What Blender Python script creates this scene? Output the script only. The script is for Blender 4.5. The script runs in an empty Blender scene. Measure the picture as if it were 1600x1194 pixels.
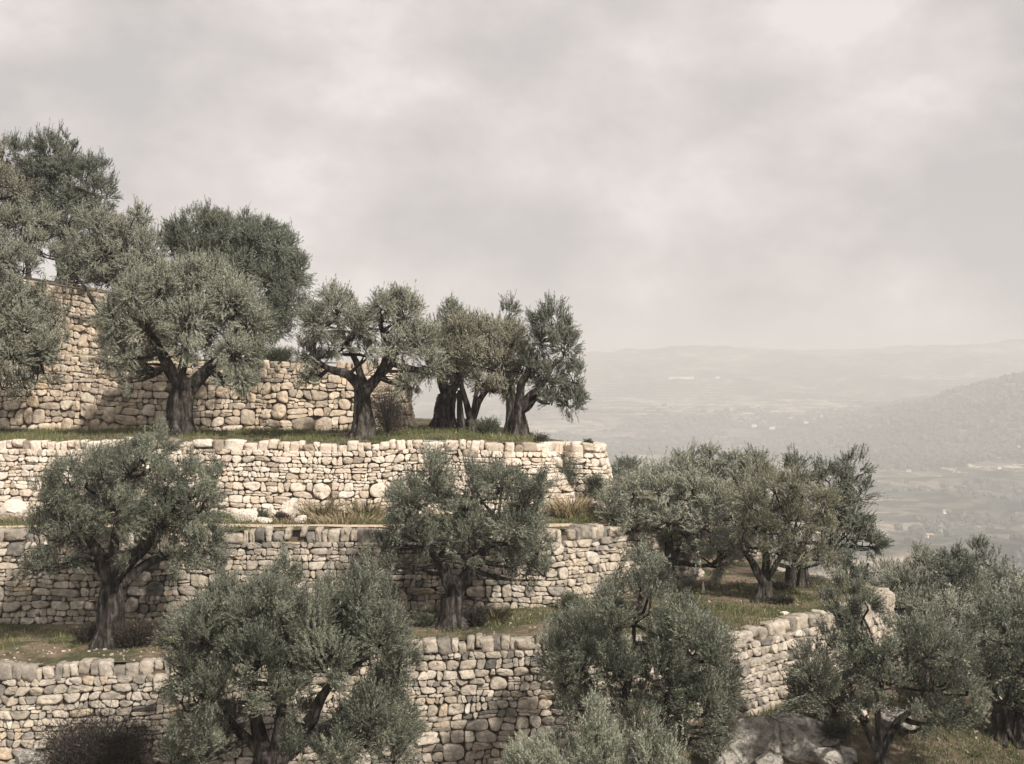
import bpy, math
import numpy as np
from mathutils import Vector, noise as mnoise
from mathutils.geometry import delaunay_2d_cdt

# ------------------------------------------------------------------ camera
S = bpy.context.scene
col = S.collection
F = 2200.0; HY = 570.0                       # focal length and horizon row, in pixels of the 1600x1194 photograph
cam = bpy.data.cameras.new('camera'); camo = bpy.data.objects.new('camera', cam); col.objects.link(camo)
cam.sensor_width = 36; cam.lens = F / 1600 * 36
cam.shift_y = (597 - HY) / 1600 * -1
camo.location = (0, 0, 0); camo.rotation_euler = (math.radians(90), 0, 0)
cam.clip_start = 0.5; cam.clip_end = 30000
S.camera = camo
S.render.resolution_x = 1024; S.render.resolution_y = 764

# ------------------------------------------------------------------ world, sun, exposure
SUN_AZ = math.radians(145); SUN_EL = math.radians(40)     # bearing from +Y clockwise: behind the camera, to its right
w = bpy.data.worlds.new('World'); S.world = w; w.use_nodes = True
nt = w.node_tree; nt.nodes.clear()
def N(t, **k):
    n = nt.nodes.new(t)
    for a, b in k.items(): setattr(n, a, b)
    return n
def LK(a, b): nt.links.new(a, b)
sky = N('ShaderNodeTexSky'); sky.sky_type = 'NISHITA'; sky.sun_disc = False
sky.sun_elevation = SUN_EL; sky.sun_rotation = SUN_AZ; sky.dust_density = 3.0
tc = N('ShaderNodeTexCoord'); sp = N('ShaderNodeSeparateXYZ'); LK(tc.outputs['Generated'], sp.inputs[0])
zc = N('ShaderNodeMath', operation='MAXIMUM'); LK(sp.outputs[2], zc.inputs[0]); zc.inputs[1].default_value = 0.0
za = N('ShaderNodeMath', operation='ADD'); LK(zc.outputs[0], za.inputs[0]); za.inputs[1].default_value = 0.30
dx = N('ShaderNodeMath', operation='DIVIDE'); LK(sp.outputs[0], dx.inputs[0]); LK(za.outputs[0], dx.inputs[1])
dy = N('ShaderNodeMath', operation='DIVIDE'); LK(sp.outputs[1], dy.inputs[0]); LK(za.outputs[0], dy.inputs[1])
cb = N('ShaderNodeCombineXYZ'); LK(dx.outputs[0], cb.inputs[0]); LK(dy.outputs[0], cb.inputs[1]); cb.inputs[2].default_value = 4.3
n1 = N('ShaderNodeTexNoise'); n1.inputs['Scale'].default_value = 6.0; n1.inputs['Detail'].default_value = 9; n1.inputs['Roughness'].default_value = 0.56; n1.inputs['Distortion'].default_value = 0.0
n2 = N('ShaderNodeTexNoise'); n2.inputs['Scale'].default_value = 1.1; n2.inputs['Detail'].default_value = 4; n2.inputs['Roughness'].default_value = 0.55
mpz = N('ShaderNodeMapping'); mpz.inputs['Scale'].default_value = (1, 1, 1.5); mpz.inputs['Location'].default_value = (.37, .2, .11); LK(tc.outputs['Generated'], mpz.inputs[0])
LK(mpz.outputs[0], n1.inputs['Vector']); LK(cb.outputs[0], n2.inputs['Vector'])
r1 = N('ShaderNodeValToRGB'); LK(n1.outputs['Fac'], r1.inputs[0])
K = 10.0                                                   # the Background runs at 0.1
def kc(c): return (c[0] * K, c[1] * K, c[2] * K, 1)
def ramp(node, stops):
    e = node.color_ramp.elements
    while len(e) > 1: e.remove(e[0])
    e[0].position = stops[0][0]; e[0].color = stops[0][1]
    for p, c in stops[1:]:
        q = e.new(p); q.color = c
ramp(r1, [(0.37, (.74, .705, .69, 1)), (0.46, (.85, .79, .765, 1)), (0.54, (.94, .87, .84, 1)), (0.62, (1.07, 1.00, .97, 1))])
r2 = N('ShaderNodeMapRange'); LK(n2.outputs['Fac'], r2.inputs[0]); r2.inputs[1].default_value = 0.36; r2.inputs[2].default_value = 0.66
r2.inputs[3].default_value = 1.0; r2.inputs[4].default_value = 0.93
ms = N('ShaderNodeVectorMath', operation='SCALE'); LK(r1.outputs[0], ms.inputs[0]); ms.inputs[3].default_value = 7.5
mx = N('ShaderNodeMix'); mx.data_type = 'RGBA'
LK(r2.outputs[0], mx.inputs[0]); LK(sky.outputs[0], mx.inputs[6]); LK(ms.outputs[0], mx.inputs[7])
bg = N('ShaderNodeBackground'); bg.inputs[1].default_value = 0.1
LK(mx.outputs[2], bg.inputs[0]); wo = N('ShaderNodeOutputWorld'); LK(bg.outputs[0], wo.inputs[0])

sl = bpy.data.lights.new('sun', 'SUN'); sl.energy = 5.0; sl.angle = math.radians(1.8); sl.color = (1.0, 0.91, 0.80)
so = bpy.data.objects.new('sun', sl); col.objects.link(so)
sd = Vector((math.sin(SUN_AZ) * math.cos(SUN_EL), math.cos(SUN_AZ) * math.cos(SUN_EL), math.sin(SUN_EL)))
so.rotation_euler = sd.to_track_quat('Z', 'Y').to_euler(); so.location = sd * 60
S.view_settings.view_transform = 'Standard'; S.view_settings.look = 'None'
S.view_settings.exposure = 0.12; S.view_settings.gamma = 1.0
S.cycles.max_bounces = 6; S.cycles.diffuse_bounces = 3; S.cycles.glossy_bounces = 1
S.cycles.transmission_bounces = 2; S.cycles.volume_bounces = 1; S.cycles.transparent_max_bounces = 4
S.cycles.use_denoising = True

rng = np.random.default_rng(11)

# ------------------------------------------------------------------ materials
def mat(name, build):
    m = bpy.data.materials.new(name); m.use_nodes = True
    t = m.node_tree; t.nodes.clear(); out = t.nodes.new('ShaderNodeOutputMaterial')
    class T: pass
    g = T()
    def node(ty, **k):
        n = t.nodes.new(ty)
        for a, b in k.items(): setattr(n, a, b)
        return n
    g.n = node; g.l = lambda a, b: t.links.new(a, b); g.out = out
    build(g); return m
def noise_n(g, vec, scale, detail=5, rough=.55, dist=0):
    n = g.n('ShaderNodeTexNoise'); n.inputs['Scale'].default_value = scale; n.inputs['Detail'].default_value = detail
    n.inputs['Roughness'].default_value = rough; n.inputs['Distortion'].default_value = dist
    if vec is not None: g.l(vec, n.inputs['Vector'])
    return n
def rampn(g, fac, stops):
    r = g.n('ShaderNodeValToRGB'); g.l(fac, r.inputs[0]); ramp(r, [(p, tuple(c) + (1,)) for p, c in stops]); return r
def mixn(g, fac, a, b, mode='MIX'):
    m = g.n('ShaderNodeMix'); m.data_type = 'RGBA'; m.blend_type = mode
    for s, v in ((0, fac), (6, a), (7, b)):
        if isinstance(v, (int, float)): m.inputs[s].default_value = v
        elif isinstance(v, tuple): m.inputs[s].default_value = v + (1,)
        else: g.l(v, m.inputs[s])
    return m.outputs[2]
def prin(g, colour, rough=.85, spec=.25):
    p = g.n('ShaderNodeBsdfPrincipled'); p.inputs['Roughness'].default_value = rough
    p.inputs['Specular IOR Level'].default_value = spec
    if isinstance(colour, tuple): p.inputs['Base Color'].default_value = colour + (1,)
    else: g.l(colour, p.inputs['Base Color'])
    return p
def bump(g, p, h, strength, dist):
    b = g.n('ShaderNodeBump'); b.inputs['Strength'].default_value = strength; b.inputs['Distance'].default_value = dist
    g.l(h, b.inputs['Height']); g.l(b.outputs[0], p.inputs['Normal'])

def stone_mat(name, stops, weather=.5):
    def b(g):
        at = g.n('ShaderNodeAttribute', attribute_name='tone'); pos = g.n('ShaderNodeNewGeometry').outputs['Position']
        base = rampn(g, at.outputs['Fac'], stops).outputs[0]
        nf = noise_n(g, pos, 5.5, 6, .62); nl = noise_n(g, pos, .55, 3, .6); nh = noise_n(g, pos, 28, 5, .65)
        lich = rampn(g, nf.outputs['Fac'], [(.44, (1.05, 1.04, 1.02)), (.60, (.58, .58, .58))]).outputs[0]
        c = mixn(g, weather, base, lich, 'MULTIPLY')
        big = rampn(g, nl.outputs['Fac'], [(.38, (1.04, 1.03, 1.0)), (.60, (.78, .79, .80))]).outputs[0]
        c = mixn(g, weather, c, big, 'MULTIPLY')
        fine = rampn(g, nh.outputs['Fac'], [(.38, (.66, .65, .64)), (.56, (1.08, 1.08, 1.08))]).outputs[0]
        c = mixn(g, .6, c, fine, 'MULTIPLY')
        p = prin(g, c, .92, .15)
        ad = g.n('ShaderNodeMath', operation='ADD'); g.l(nf.outputs['Fac'], ad.inputs[0]); 
        mu = g.n('ShaderNodeMath', operation='MULTIPLY'); g.l(nh.outputs['Fac'], mu.inputs[0]); mu.inputs[1].default_value = .4
        g.l(mu.outputs[0], ad.inputs[1])
        bump(g, p, ad.outputs[0], .8, .035); g.l(p.outputs[0], g.out.inputs[0])
    return mat(name, b)
M = {}
M['cream'] = stone_mat('cream_limestone', [(0, (.30, .25, .20)), (.10, (.54, .47, .39)), (.35, (.68, .59, .50)), (.6, (.71, .635, .545)), (.85, (.74, .68, .605)), (1, (.60, .51, .41))], .3)
M['buff'] = stone_mat('buff_limestone', [(0, (.26, .235, .20)), (.2, (.45, .39, .32)), (.5, (.58, .49, .395)), (.8, (.65, .56, .45)), (.93, (.70, .63, .54)), (1, (.62, .50, .375))], .55)
M['grey'] = stone_mat('grey_limestone', [(0, (.20, .19, .175)), (.22, (.36, .33, .29)), (.5, (.50, .445, .375)), (.8, (.58, .525, .455)), (.94, (.66, .61, .54)), (1, (.56, .47, .365))], .7)
def rock_b(g):
    at = g.n('ShaderNodeAttribute', attribute_name='tone'); pos = g.n('ShaderNodeNewGeometry').outputs['Position']
    mp = g.n('ShaderNodeMapping'); mp.inputs['Rotation'].default_value = (0, .6, 0); mp.inputs['Scale'].default_value = (1, 1, 1.5); g.l(pos, mp.inputs[0])
    a = noise_n(g, mp.outputs[0], 3.2, 9, .68, .5); b = noise_n(g, pos, 15, 6, .7); v = g.n('ShaderNodeTexVoronoi', feature='DISTANCE_TO_EDGE'); v.inputs['Scale'].default_value = .75
    dm = mixn(g, .25, mp.outputs[0], a.outputs['Color'], 'ADD'); g.l(dm, v.inputs['Vector'])
    base = rampn(g, at.outputs['Fac'], [(0, (.50, .48, .45)), (1, (.74, .70, .64))]).outputs[0]
    c = mixn(g, .9, base, rampn(g, a.outputs['Fac'], [(.36, (.42, .42, .42)), (.5, (.85, .85, .84)), (.66, (1.1, 1.08, 1.04))]).outputs[0], 'MULTIPLY')
    c = mixn(g, .7, c, rampn(g, b.outputs['Fac'], [(.38, (.55, .55, .55)), (.6, (1.1, 1.1, 1.1))]).outputs[0], 'MULTIPLY')
    ck = rampn(g, v.outputs['Distance'], [(0, (.3, .3, .3)), (.03, (1, 1, 1))]).outputs[0]; c = mixn(g, .8, c, ck, 'MULTIPLY')
    p = prin(g, c, .93, .12); h = mixn(g, .5, a.outputs['Fac'], b.outputs['Fac']); h = mixn(g, .7, h, ck, 'MULTIPLY'); bump(g, p, h, 1.0, .22); g.l(p.outputs[0], g.out.inputs[0])
M['rock'] = mat('craggy_grey_rock', rock_b)
M['gap'] = mat('dark_gap_soil', lambda g: g.l(prin(g, (.115, .094, .073), .95, .05).outputs[0], g.out.inputs[0]))
def bark_b(g):
    pos = g.n('ShaderNodeTexCoord').outputs['Object']
    mp = g.n('ShaderNodeMapping'); mp.inputs['Scale'].default_value = (1, 1, .28); g.l(pos, mp.inputs[0])
    n = noise_n(g, mp.outputs[0], 9, 7, .65, .4)
    c = rampn(g, n.outputs['Fac'], [(.36, (.010, .0095, .009)), (.50, (.040, .036, .033)), (.70, (.17, .155, .14))]).outputs[0]
    p = prin(g, c, .95, .1); bump(g, p, n.outputs['Fac'], 1.0, .08); g.l(p.outputs[0], g.out.inputs[0])
M['bark'] = mat('olive_bark', bark_b)
def leaf_mat(name, dark, light, silver, straw=None):
    def b(g):
        at = g.n('ShaderNodeAttribute', attribute_name='tone'); ge = g.n('ShaderNodeNewGeometry')
        stops = [(0, dark), (.75, light)]
        stops.append((1, straw if straw else tuple(min(1, x * 1.25) for x in light)))
        top = rampn(g, at.outputs['Fac'], stops).outputs[0]
        c = mixn(g, ge.outputs['Backfacing'], top, mixn(g, .7, top, silver))
        p = prin(g, c, .45, .4)
        tr = g.n('ShaderNodeBsdfTranslucent'); g.l(c, tr.inputs[0])
        m = g.n('ShaderNodeMixShader'); m.inputs[0].default_value = .07
        g.l(p.outputs[0], m.inputs[1]); g.l(tr.outputs[0], m.inputs[2]); g.l(m.outputs[0], g.out.inputs[0])
    return mat(name, b)
M['leaf'] = leaf_mat('olive_leaf', (.028, .036, .025), (.215, .232, .172), (.31, .32, .26))
M['leaf_pale'] = leaf_mat('pale_olive_leaf', (.070, .076, .048), (.23, .235, .160), (.31, .30, .24))
M['leaf_dark'] = leaf_mat('dark_olive_leaf', (.020, .029, .020), (.115, .135, .095), (.18, .195, .155))
M['shrub'] = leaf_mat('shrub_leaf', (.040, .052, .034), (.10, .115, .07), (.14, .15, .11))
M['scrub'] = leaf_mat('distant_scrub', (.038, .048, .038), (.08, .09, .068), (.08, .09, .07))
M['straw'] = leaf_mat('dry_straw', (.09, .085, .05), (.33, .27, .17), (.36, .30, .2))
M['twiggy'] = leaf_mat('dark_twigs', (.016, .014, .012), (.075, .062, .05), (.07, .06, .05))
M['grass'] = leaf_mat('grass_blade', (.055, .07, .025), (.14, .155, .06), (.14, .15, .07), (.34, .29, .17))
def ground_b(g):
    pos = g.n('ShaderNodeNewGeometry').outputs['Position']
    n = noise_n(g, pos, .9, 5, .6, .3); m2 = noise_n(g, pos, 6, 5, .6); m3 = noise_n(g, pos, 22, 4, .6)
    gr = rampn(g, m2.outputs['Fac'], [(.3, (.05, .054, .03)), (.7, (.115, .11, .062))]).outputs[0]
    di = rampn(g, m2.outputs['Fac'], [(.3, (.13, .10, .075)), (.7, (.27, .215, .155))]).outputs[0]
    f = rampn(g, n.outputs['Fac'], [(.44, (0, 0, 0)), (.56, (1, 1, 1))]).outputs[0]
    c = mixn(g, f, gr, di)
    peb = rampn(g, m3.outputs['Fac'], [(.64, (0, 0, 0)), (.68, (1, 1, 1))]).outputs[0]
    c = mixn(g, peb, c, (.34, .30, .25))
    p = prin(g, c, .95, .1); bump(g, p, m3.outputs['Fac'], .7, .05); g.l(p.outputs[0], g.out.inputs[0])
M['ground'] = mat('grassy_soil', ground_b)
M['dirt'] = mat('pale_path_dirt', lambda g: (lambda n: g.l(prin(g, rampn(g, n.outputs['Fac'], [(.3, (.42, .34, .25)), (.7, (.60, .51, .40))]).outputs[0], .95, .1).outputs[0], g.out.inputs[0]))(noise_n(g, g.n('ShaderNodeNewGeometry').outputs['Position'], 5, 5, .6)))
def terrain_b(g):
    pos = g.n('ShaderNodeNewGeometry').outputs['Position']; sx = g.n('ShaderNodeSeparateXYZ'); g.l(pos, sx.inputs[0])
    # near ground
    m2 = noise_n(g, pos, 3, 5, .6); n = noise_n(g, pos, .7, 5, .6, .3); m3 = noise_n(g, pos, 14, 4, .6)
    gr = rampn(g, m2.outputs['Fac'], [(.3, (.04, .043, .025)), (.7, (.085, .082, .046))]).outputs[0]
    di = rampn(g, m2.outputs['Fac'], [(.3, (.10, .078, .058)), (.7, (.20, .16, .12))]).outputs[0]
    f = rampn(g, n.outputs['Fac'], [(.36, (0, 0, 0)), (.5, (1, 1, 1))]).outputs[0]
    near = mixn(g, f, gr, di)
    near = mixn(g, rampn(g, m3.outputs['Fac'], [(.66, (0, 0, 0)), (.7, (1, 1, 1))]).outputs[0], near, (.32, .28, .23))
    # far fields, scrub, and terrace lines that follow the contours
    a = noise_n(g, pos, .0045, 7, .6, .6); a2 = noise_n(g, pos, .02, 5, .6, .8); a3 = noise_n(g, pos, .0016, 3, .5)
    fld = rampn(g, a.outputs['Fac'], [(.40, (.03, .045, .03)), (.46, (.10, .11, .075)), (.53, (.20, .17, .13)), (.64, (.40, .34, .26))]).outputs[0]
    scr = rampn(g, a2.outputs['Fac'], [(.45, (.16, .20, .16)), (.53, (1, 1, 1))]).outputs[0]
    far = mixn(g, .85, fld, scr, 'MULTIPLY'); a4 = noise_n(g, pos, .07, 5, .65, .5)
    far = mixn(g, .8, far, rampn(g, a4.outputs['Fac'], [(.42, (.45, .5, .45)), (.58, (1.15, 1.12, 1.05))]).outputs[0], 'MULTIPLY')
    wz = g.n('ShaderNodeMath', operation='MULTIPLY_ADD'); g.l(a2.outputs['Fac'], wz.inputs[0]); wz.inputs[1].default_value = 14; g.l(sx.outputs[2], wz.inputs[2])
    sn = g.n('ShaderNodeMath', operation='SINE'); mm = g.n('ShaderNodeMath', operation='MULTIPLY'); g.l(wz.outputs[0], mm.inputs[0]); mm.inputs[1].default_value = .9; g.l(mm.outputs[0], sn.inputs[0])
    ln = rampn(g, sn.outputs[0], [(.80, (0, 0, 0)), (.97, (1, 1, 1))]).outputs[0]
    lm = rampn(g, a3.outputs['Fac'], [(.44, (0, 0, 0)), (.56, (1, 1, 1))]).outputs[0]
    lf = mixn(g, 1.0, ln, lm, 'MULTIPLY')
    far = mixn(g, mixn(g, 1.0, lf, (.85, .85, .85), 'MULTIPLY'), far, (.66, .58, .46))
    d = g.n('ShaderNodeVectorMath', operation='LENGTH'); g.l(pos, d.inputs[0])
    mr = g.n('ShaderNodeMapRange'); g.l(d.outputs['Value'], mr.inputs[0]); mr.inputs[1].default_value = 80; mr.inputs[2].default_value = 300
    p = prin(g, mixn(g, mr.outputs[0], near, far), .95, .1); g.l(p.outputs[0], g.out.inputs[0])
M['terrain'] = mat('hill_and_valley', terrain_b)
M['plaster'] = mat('pale_plaster', lambda g: g.l(prin(g, (.78, .74, .68), .9, .1).outputs[0], g.out.inputs[0]))
M['tile'] = mat('roof_tile', lambda g: g.l(prin(g, (.42, .30, .22), .9, .1).outputs[0], g.out.inputs[0]))

# ------------------------------------------------------------------ mesh helpers
def mesh(name, V, faces, mats, parent=None, smooth=True, tone=None, loc=(0, 0, 0)):
    """faces: list of (array[M,k], material index, tone array or None)"""
    V = np.asarray(V, np.float32) - np.asarray(loc, np.float32)
    me = bpy.data.meshes.new(name)
    me.vertices.add(len(V)); me.vertices.foreach_set('co', V.ravel())
    li = np.concatenate([f[0].ravel() for f in faces]).astype(np.int32)
    sizes = np.concatenate([np.full(len(f[0]), f[0].shape[1]) for f in faces]).astype(np.int32)
    me.loops.add(len(li)); me.loops.foreach_set('vertex_index', li)
    me.polygons.add(len(sizes)); st = np.zeros(len(sizes), np.int32); st[1:] = np.cumsum(sizes)[:-1]
    me.polygons.foreach_set('loop_start', st)
    me.polygons.foreach_set('material_index', np.concatenate([np.full(len(f[0]), f[1]) for f in faces]).astype(np.int32))
    sm = smooth if isinstance(smooth, np.ndarray) else np.full(len(sizes), bool(smooth))
    me.polygons.foreach_set('use_smooth', sm)
    if any(f[2] is not None for f in faces):
        a = me.attributes.new('tone', 'FLOAT', 'FACE')
        a.data.foreach_set('value', np.concatenate([f[2] if f[2] is not None else np.zeros(len(f[0])) for f in faces]).astype(np.float32))
    me.update(calc_edges=True)
    for m in mats: me.materials.append(m)
    o = bpy.data.objects.new(name, me); col.objects.link(o)
    if parent is not None: o.parent = parent
    else: o.location = loc
    return o
def tag(o, label=None, cat=None, group=None, kind=None):
    if label: o['label'] = label
    if cat: o['category'] = cat
    if group: o['group'] = group
    if kind: o['kind'] = kind
    return o
def empty(name, loc):
    o = bpy.data.objects.new(name, None); o.empty_display_size = .3; col.objects.link(o); o.location = loc; return o
def at(px, py, Y): return np.array([(px - 800) / F * Y, Y, (HY - py) / F * Y])
def X(px, Y): return (px - 800) / F * Y
def fbm(x, y, s, o=4, seed=0.0):
    """cheap vectorised value noise, about -1..1"""
    r = np.zeros_like(x, float); a = 1.0; t = 0
    for k in range(o):
        xx = x * s * 2 ** k + 17.3 * k + seed * 7.1; yy = y * s * 2 ** k - 9.7 * k + seed * 3.3
        xi = np.floor(xx); yi = np.floor(yy); fx = xx - xi; fy = yy - yi
        fx = fx * fx * (3 - 2 * fx); fy = fy * fy * (3 - 2 * fy)
        def h(a_, b_):
            v = np.sin(a_ * 127.1 + b_ * 311.7 + seed) * 43758.5453; return (v - np.floor(v)) * 2 - 1
        r += a * ((h(xi, yi) * (1 - fx) + h(xi + 1, yi) * fx) * (1 - fy) + (h(xi, yi + 1) * (1 - fx) + h(xi + 1, yi + 1) * fx) * fy)
        t += a; a *= .5
    return r / t * 1.4
def sstep(t): t = np.clip(t, 0, 1); return t * t * (3 - 2 * t)
def unit(v): return v / np.maximum(np.linalg.norm(v, axis=-1, keepdims=True), 1e-9)

# ------------------------------------------------------------------ levels of the terraces and the land
def L0(x, y): return 2.35 + .75 * np.clip((-14 - x) / 4, 0, 1.3) + .02 * (y - 50)
def L1(x, y): return .04 + .24 * sstep((-11 - x) / 4) + 0 * y
def L2(x, y): return -2.10 - .17 * sstep((x + 2) / 4.5) + .05 * fbm(x, y, .6, 2, 3)
def L3(x, y): return -4.02 + .0 * x + .03 * fbm(x, y, .6, 2, 4)
def L4(x, y): return -6.20 + .45 * sstep((x + 11) / 15) + .05 * fbm(x, y, .5, 3, 5)
def base(x, y):
    r = np.hypot(x, y)
    z = -7.45 - 1.25 * sstep((3.4 - x) / 3.2) + .55 * sstep((-8.2 - x) / 1.5) - .24 * np.clip(28.6 - y, 0, 60) - .004 * np.clip(28.6 - y, 0, 60) ** 2 * .5
    d = np.clip(y - 36, 0, None) * sstep((x - 2) / 10) + np.clip(x - 13, 0, None) * .8 + np.clip(y - 62, 0, None)
    z = z - .27 * d + .12 * fbm(x, y, .5, 4, 6)
    z = z + (.5 + .004 * np.clip(r - 60, 0, 900)) * fbm(x, y, .035, 3, 8) * sstep((r - 40) / 60)
    floor = -150 + 15 * fbm(x, y, .004, 3, 1) + 5 * fbm(x, y, .013, 3, 7) + 10 * fbm(x, y, .0011, 3, 2)
    hill = 151 * sstep((x - 470 - 40 * fbm(x, y, .004, 3, 9)) / 620) * np.exp(-((y - 2500) / 520.) ** 2)
    px = 800 + F * x / np.maximum(y, 1)
    ridge = np.interp(px, [0, 900, 930, 1000, 1100, 1160, 1250, 1330, 1400, 1500, 1600, 1900], [560, 556, 553, 553, 548, 545, 550, 551, 548, 540, 536, 530])
    top = (HY - ridge) / F * 5600
    far = (top + 148) * sstep((y - 2500) / 3100) ** .85 + (26 * fbm(x, y, .0021, 4, 12) + 8 * fbm(x, y, .008, 3, 13)) * sstep((y - 2600) / 1200) * (1 - sstep((y - 4900) / 700))
    far = np.where(y > 5600, far - (y - 5600) * .10, far)
    V = floor + hill + np.where(y > 2400, far, 0)
    V = np.maximum(V, -285)
    k = 14.0
    return np.where(r < 130, z, np.where(z - V > 60, z, V + k * np.log1p(np.exp(np.clip((z - V) / k, -30, 30)))))

ang = np.concatenate([np.linspace(-27, 27, 620), np.linspace(27, 333, 90)[1:-1]]) * math.pi / 180
rad = np.concatenate([[.01], np.geomspace(5, 9000, 470)])
A, R_ = np.meshgrid(ang, rad); gx = np.sin(A) * R_; gy = np.cos(A) * R_
gz = base(gx, gy); nr, na = gx.shape
idx = np.arange(nr * na).reshape(nr, na); nx = np.roll(idx, -1, 1)
q = np.stack([idx[:-1], idx[1:], nx[1:], nx[:-1]], -1).reshape(-1, 4)
tag(mesh('hillside_and_valley', np.stack([gx, gy, gz], -1).reshape(-1, 3), [(q[:, ::-1], 0, None)], [M['terrain']]), kind='structure')

# ------------------------------------------------------------------ terrace paths (photo column, distance)
def spline(pts, step=.12):
    P = np.array([(X(a, b), b) for a, b in pts]); out = []
    for i in range(len(P) - 1):
        p0 = P[max(i - 1, 0)]; p1 = P[i]; p2 = P[i + 1]; p3 = P[min(i + 2, len(P) - 1)]
        n = max(2, int(np.linalg.norm(p2 - p1) / step))
        t = np.linspace(0, 1, n, endpoint=False)[:, None]
        m1 = (p2 - p0) * .5 * min(1, np.linalg.norm(p2 - p1) / max(np.linalg.norm(p1 - p0), .1)); m2 = (p3 - p1) * .5 * min(1, np.linalg.norm(p2 - p1) / max(np.linalg.norm(p3 - p2), .1))
        out.append((2 * t**3 - 3 * t**2 + 1) * p1 + (t**3 - 2 * t**2 + t) * m1 + (-2 * t**3 + 3 * t**2) * p2 + (t**3 - t**2) * m2)
    out.append(P[-1:]); return np.concatenate(out)
PATH = [
 spline([(-500, 51), (-100, 50.5), (40, 50.6), (110, 50), (180, 49.6), (225, 50), (250, 51.5), (262, 54), (262, 60)]),
 spline([(-500, 46.3), (-100, 46.4), (60, 46.3), (150, 46), (200, 45.3), (300, 45.1), (400, 45.2), (440, 44.9), (520, 45.3), (590, 45.4), (622, 46.3), (630, 47.6), (622, 50), (600, 56)]),
 spline([(-500, 38.2), (0, 38), (400, 37.9), (700, 38), (830, 38.1), (856, 38.5), (866, 40.0), (884, 40.3), (897, 39.2), (925, 39.2), (942, 39.7), (944, 40.3), (930, 41.0), (880, 41.8), (845, 43.2), (815, 46), (780, 49), (740, 54)]),
 spline([(-500, 34.2), (0, 34), (350, 33.9), (600, 33.8), (780, 33.9), (860, 33.9), (890, 34.2), (930, 34.8), (1000, 35.9), (1060, 37), (1078, 37.6), (1082, 38.8), (1070, 42), (1010, 50)]),
 spline([(-500, 29.2), (0, 28.9), (250, 29.1), (650, 29.6), (850, 29.7), (1000, 29.4), (1090, 29.6), (1150, 30.1), (1220, 31.2), (1290, 32.5), (1350, 33.6), (1388, 34.5), (1394, 35.3), (1370, 36.2), (1290, 38), (1235, 39.5), (1180, 44), (1150, 52)]),
]
LV = [L0, L1, L2, L3, L4, base]
def path_frame(P):
    d = np.linalg.norm(np.diff(P, axis=0), axis=1); u = np.concatenate([[0], np.cumsum(d)])
    T = np.gradient(P, u, axis=0); T = unit(T)
    ker = np.ones(5) / 5
    T = unit(np.stack([np.convolve(np.pad(T[:, k], 2, 'edge'), ker, 'valid') for k in (0, 1)], 1))
    return u, np.stack([T[:, 1], -T[:, 0]], 1)

# ------------------------------------------------------------------ rock template (rounded block)
def block_template(n=5, e=5.0):
    V = []; Q = []; key = {}
    def vid(p):
        k = tuple(np.round(p, 4))
        if k not in key: key[k] = len(V); V.append(p)
        return key[k]
    g = np.linspace(-1, 1, n)
    for ax in range(3):
        for s in (-1, 1):
            for i in range(n - 1):
                for j in range(n - 1):
                    c = []
                    for a, b in ((g[i], g[j]), (g[i + 1], g[j]), (g[i + 1], g[j + 1]), (g[i], g[j + 1])):
                        p = [0, 0, 0]; p[ax] = s; p[(ax + 1) % 3] = a; p[(ax + 2) % 3] = b; c.append(vid(tuple(p)))
                    Q.append(c if s > 0 else c[::-1])
    V = np.array(V, float); r = (np.abs(V) ** e).sum(1) ** (1 / e)
    return V / r[:, None], np.array(Q)
BV, BQ = block_template(6, 9)
def vnoise3(P, s, seed):
    x, y, z = P[..., 0] * s, P[..., 1] * s, P[..., 2] * s
    return (fbm(x + seed, y + z * .7, 1, 2, 1) + fbm(y - seed, z + x * .6, 1, 2, 2) + fbm(z + 3 * seed, x - y * .5, 1, 2, 3)) / 3

def clip_cell(px_, py_, nb, w, i, P, box=.75):
    poly = [(-box, -box), (box, -box), (box, box), (-box, box)]
    for j in nb:
        dx_, dy_ = P[j][0] - px_, P[j][1] - py_; L = math.hypot(dx_, dy_)
        if L < 1e-6: continue
        t = (L * L + w[i] - w[j]) / (2 * L); nx_, ny_ = dx_ / L, dy_ / L
        t -= .0075
        if t <= .01: t = .01
        out = []; m = len(poly)
        for k in range(m):
            a = poly[k]; b = poly[(k + 1) % m]
            da = a[0] * nx_ + a[1] * ny_ - t; db = b[0] * nx_ + b[1] * ny_ - t
            if da <= 0: out.append(a)
            if (da < 0 < db) or (db < 0 < da):
                f = da / (da - db); out.append((a[0] + (b[0] - a[0]) * f, a[1] + (b[1] - a[1]) * f))
        poly = out
        if len(poly) < 3: return None
    return poly
NO = 18
def resample(poly, f0=.17):
    p = np.array(poly)
    for f_ in (f0, .25):
        q_ = np.roll(p, -1, 0); p = np.stack([p * (1 - f_) + q_ * f_, p * f_ + q_ * (1 - f_)], 1).reshape(-1, 2)
    d = np.linalg.norm(np.roll(p, -1, 0) - p, axis=1); c = np.concatenate([[0], np.cumsum(d)])
    pp = np.concatenate([p, p[:1]]); t = np.linspace(0, c[-1], NO, endpoint=False)
    return np.stack([np.interp(t, c, pp[:, 0]), np.interp(t, c, pp[:, 1])], 1)

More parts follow.
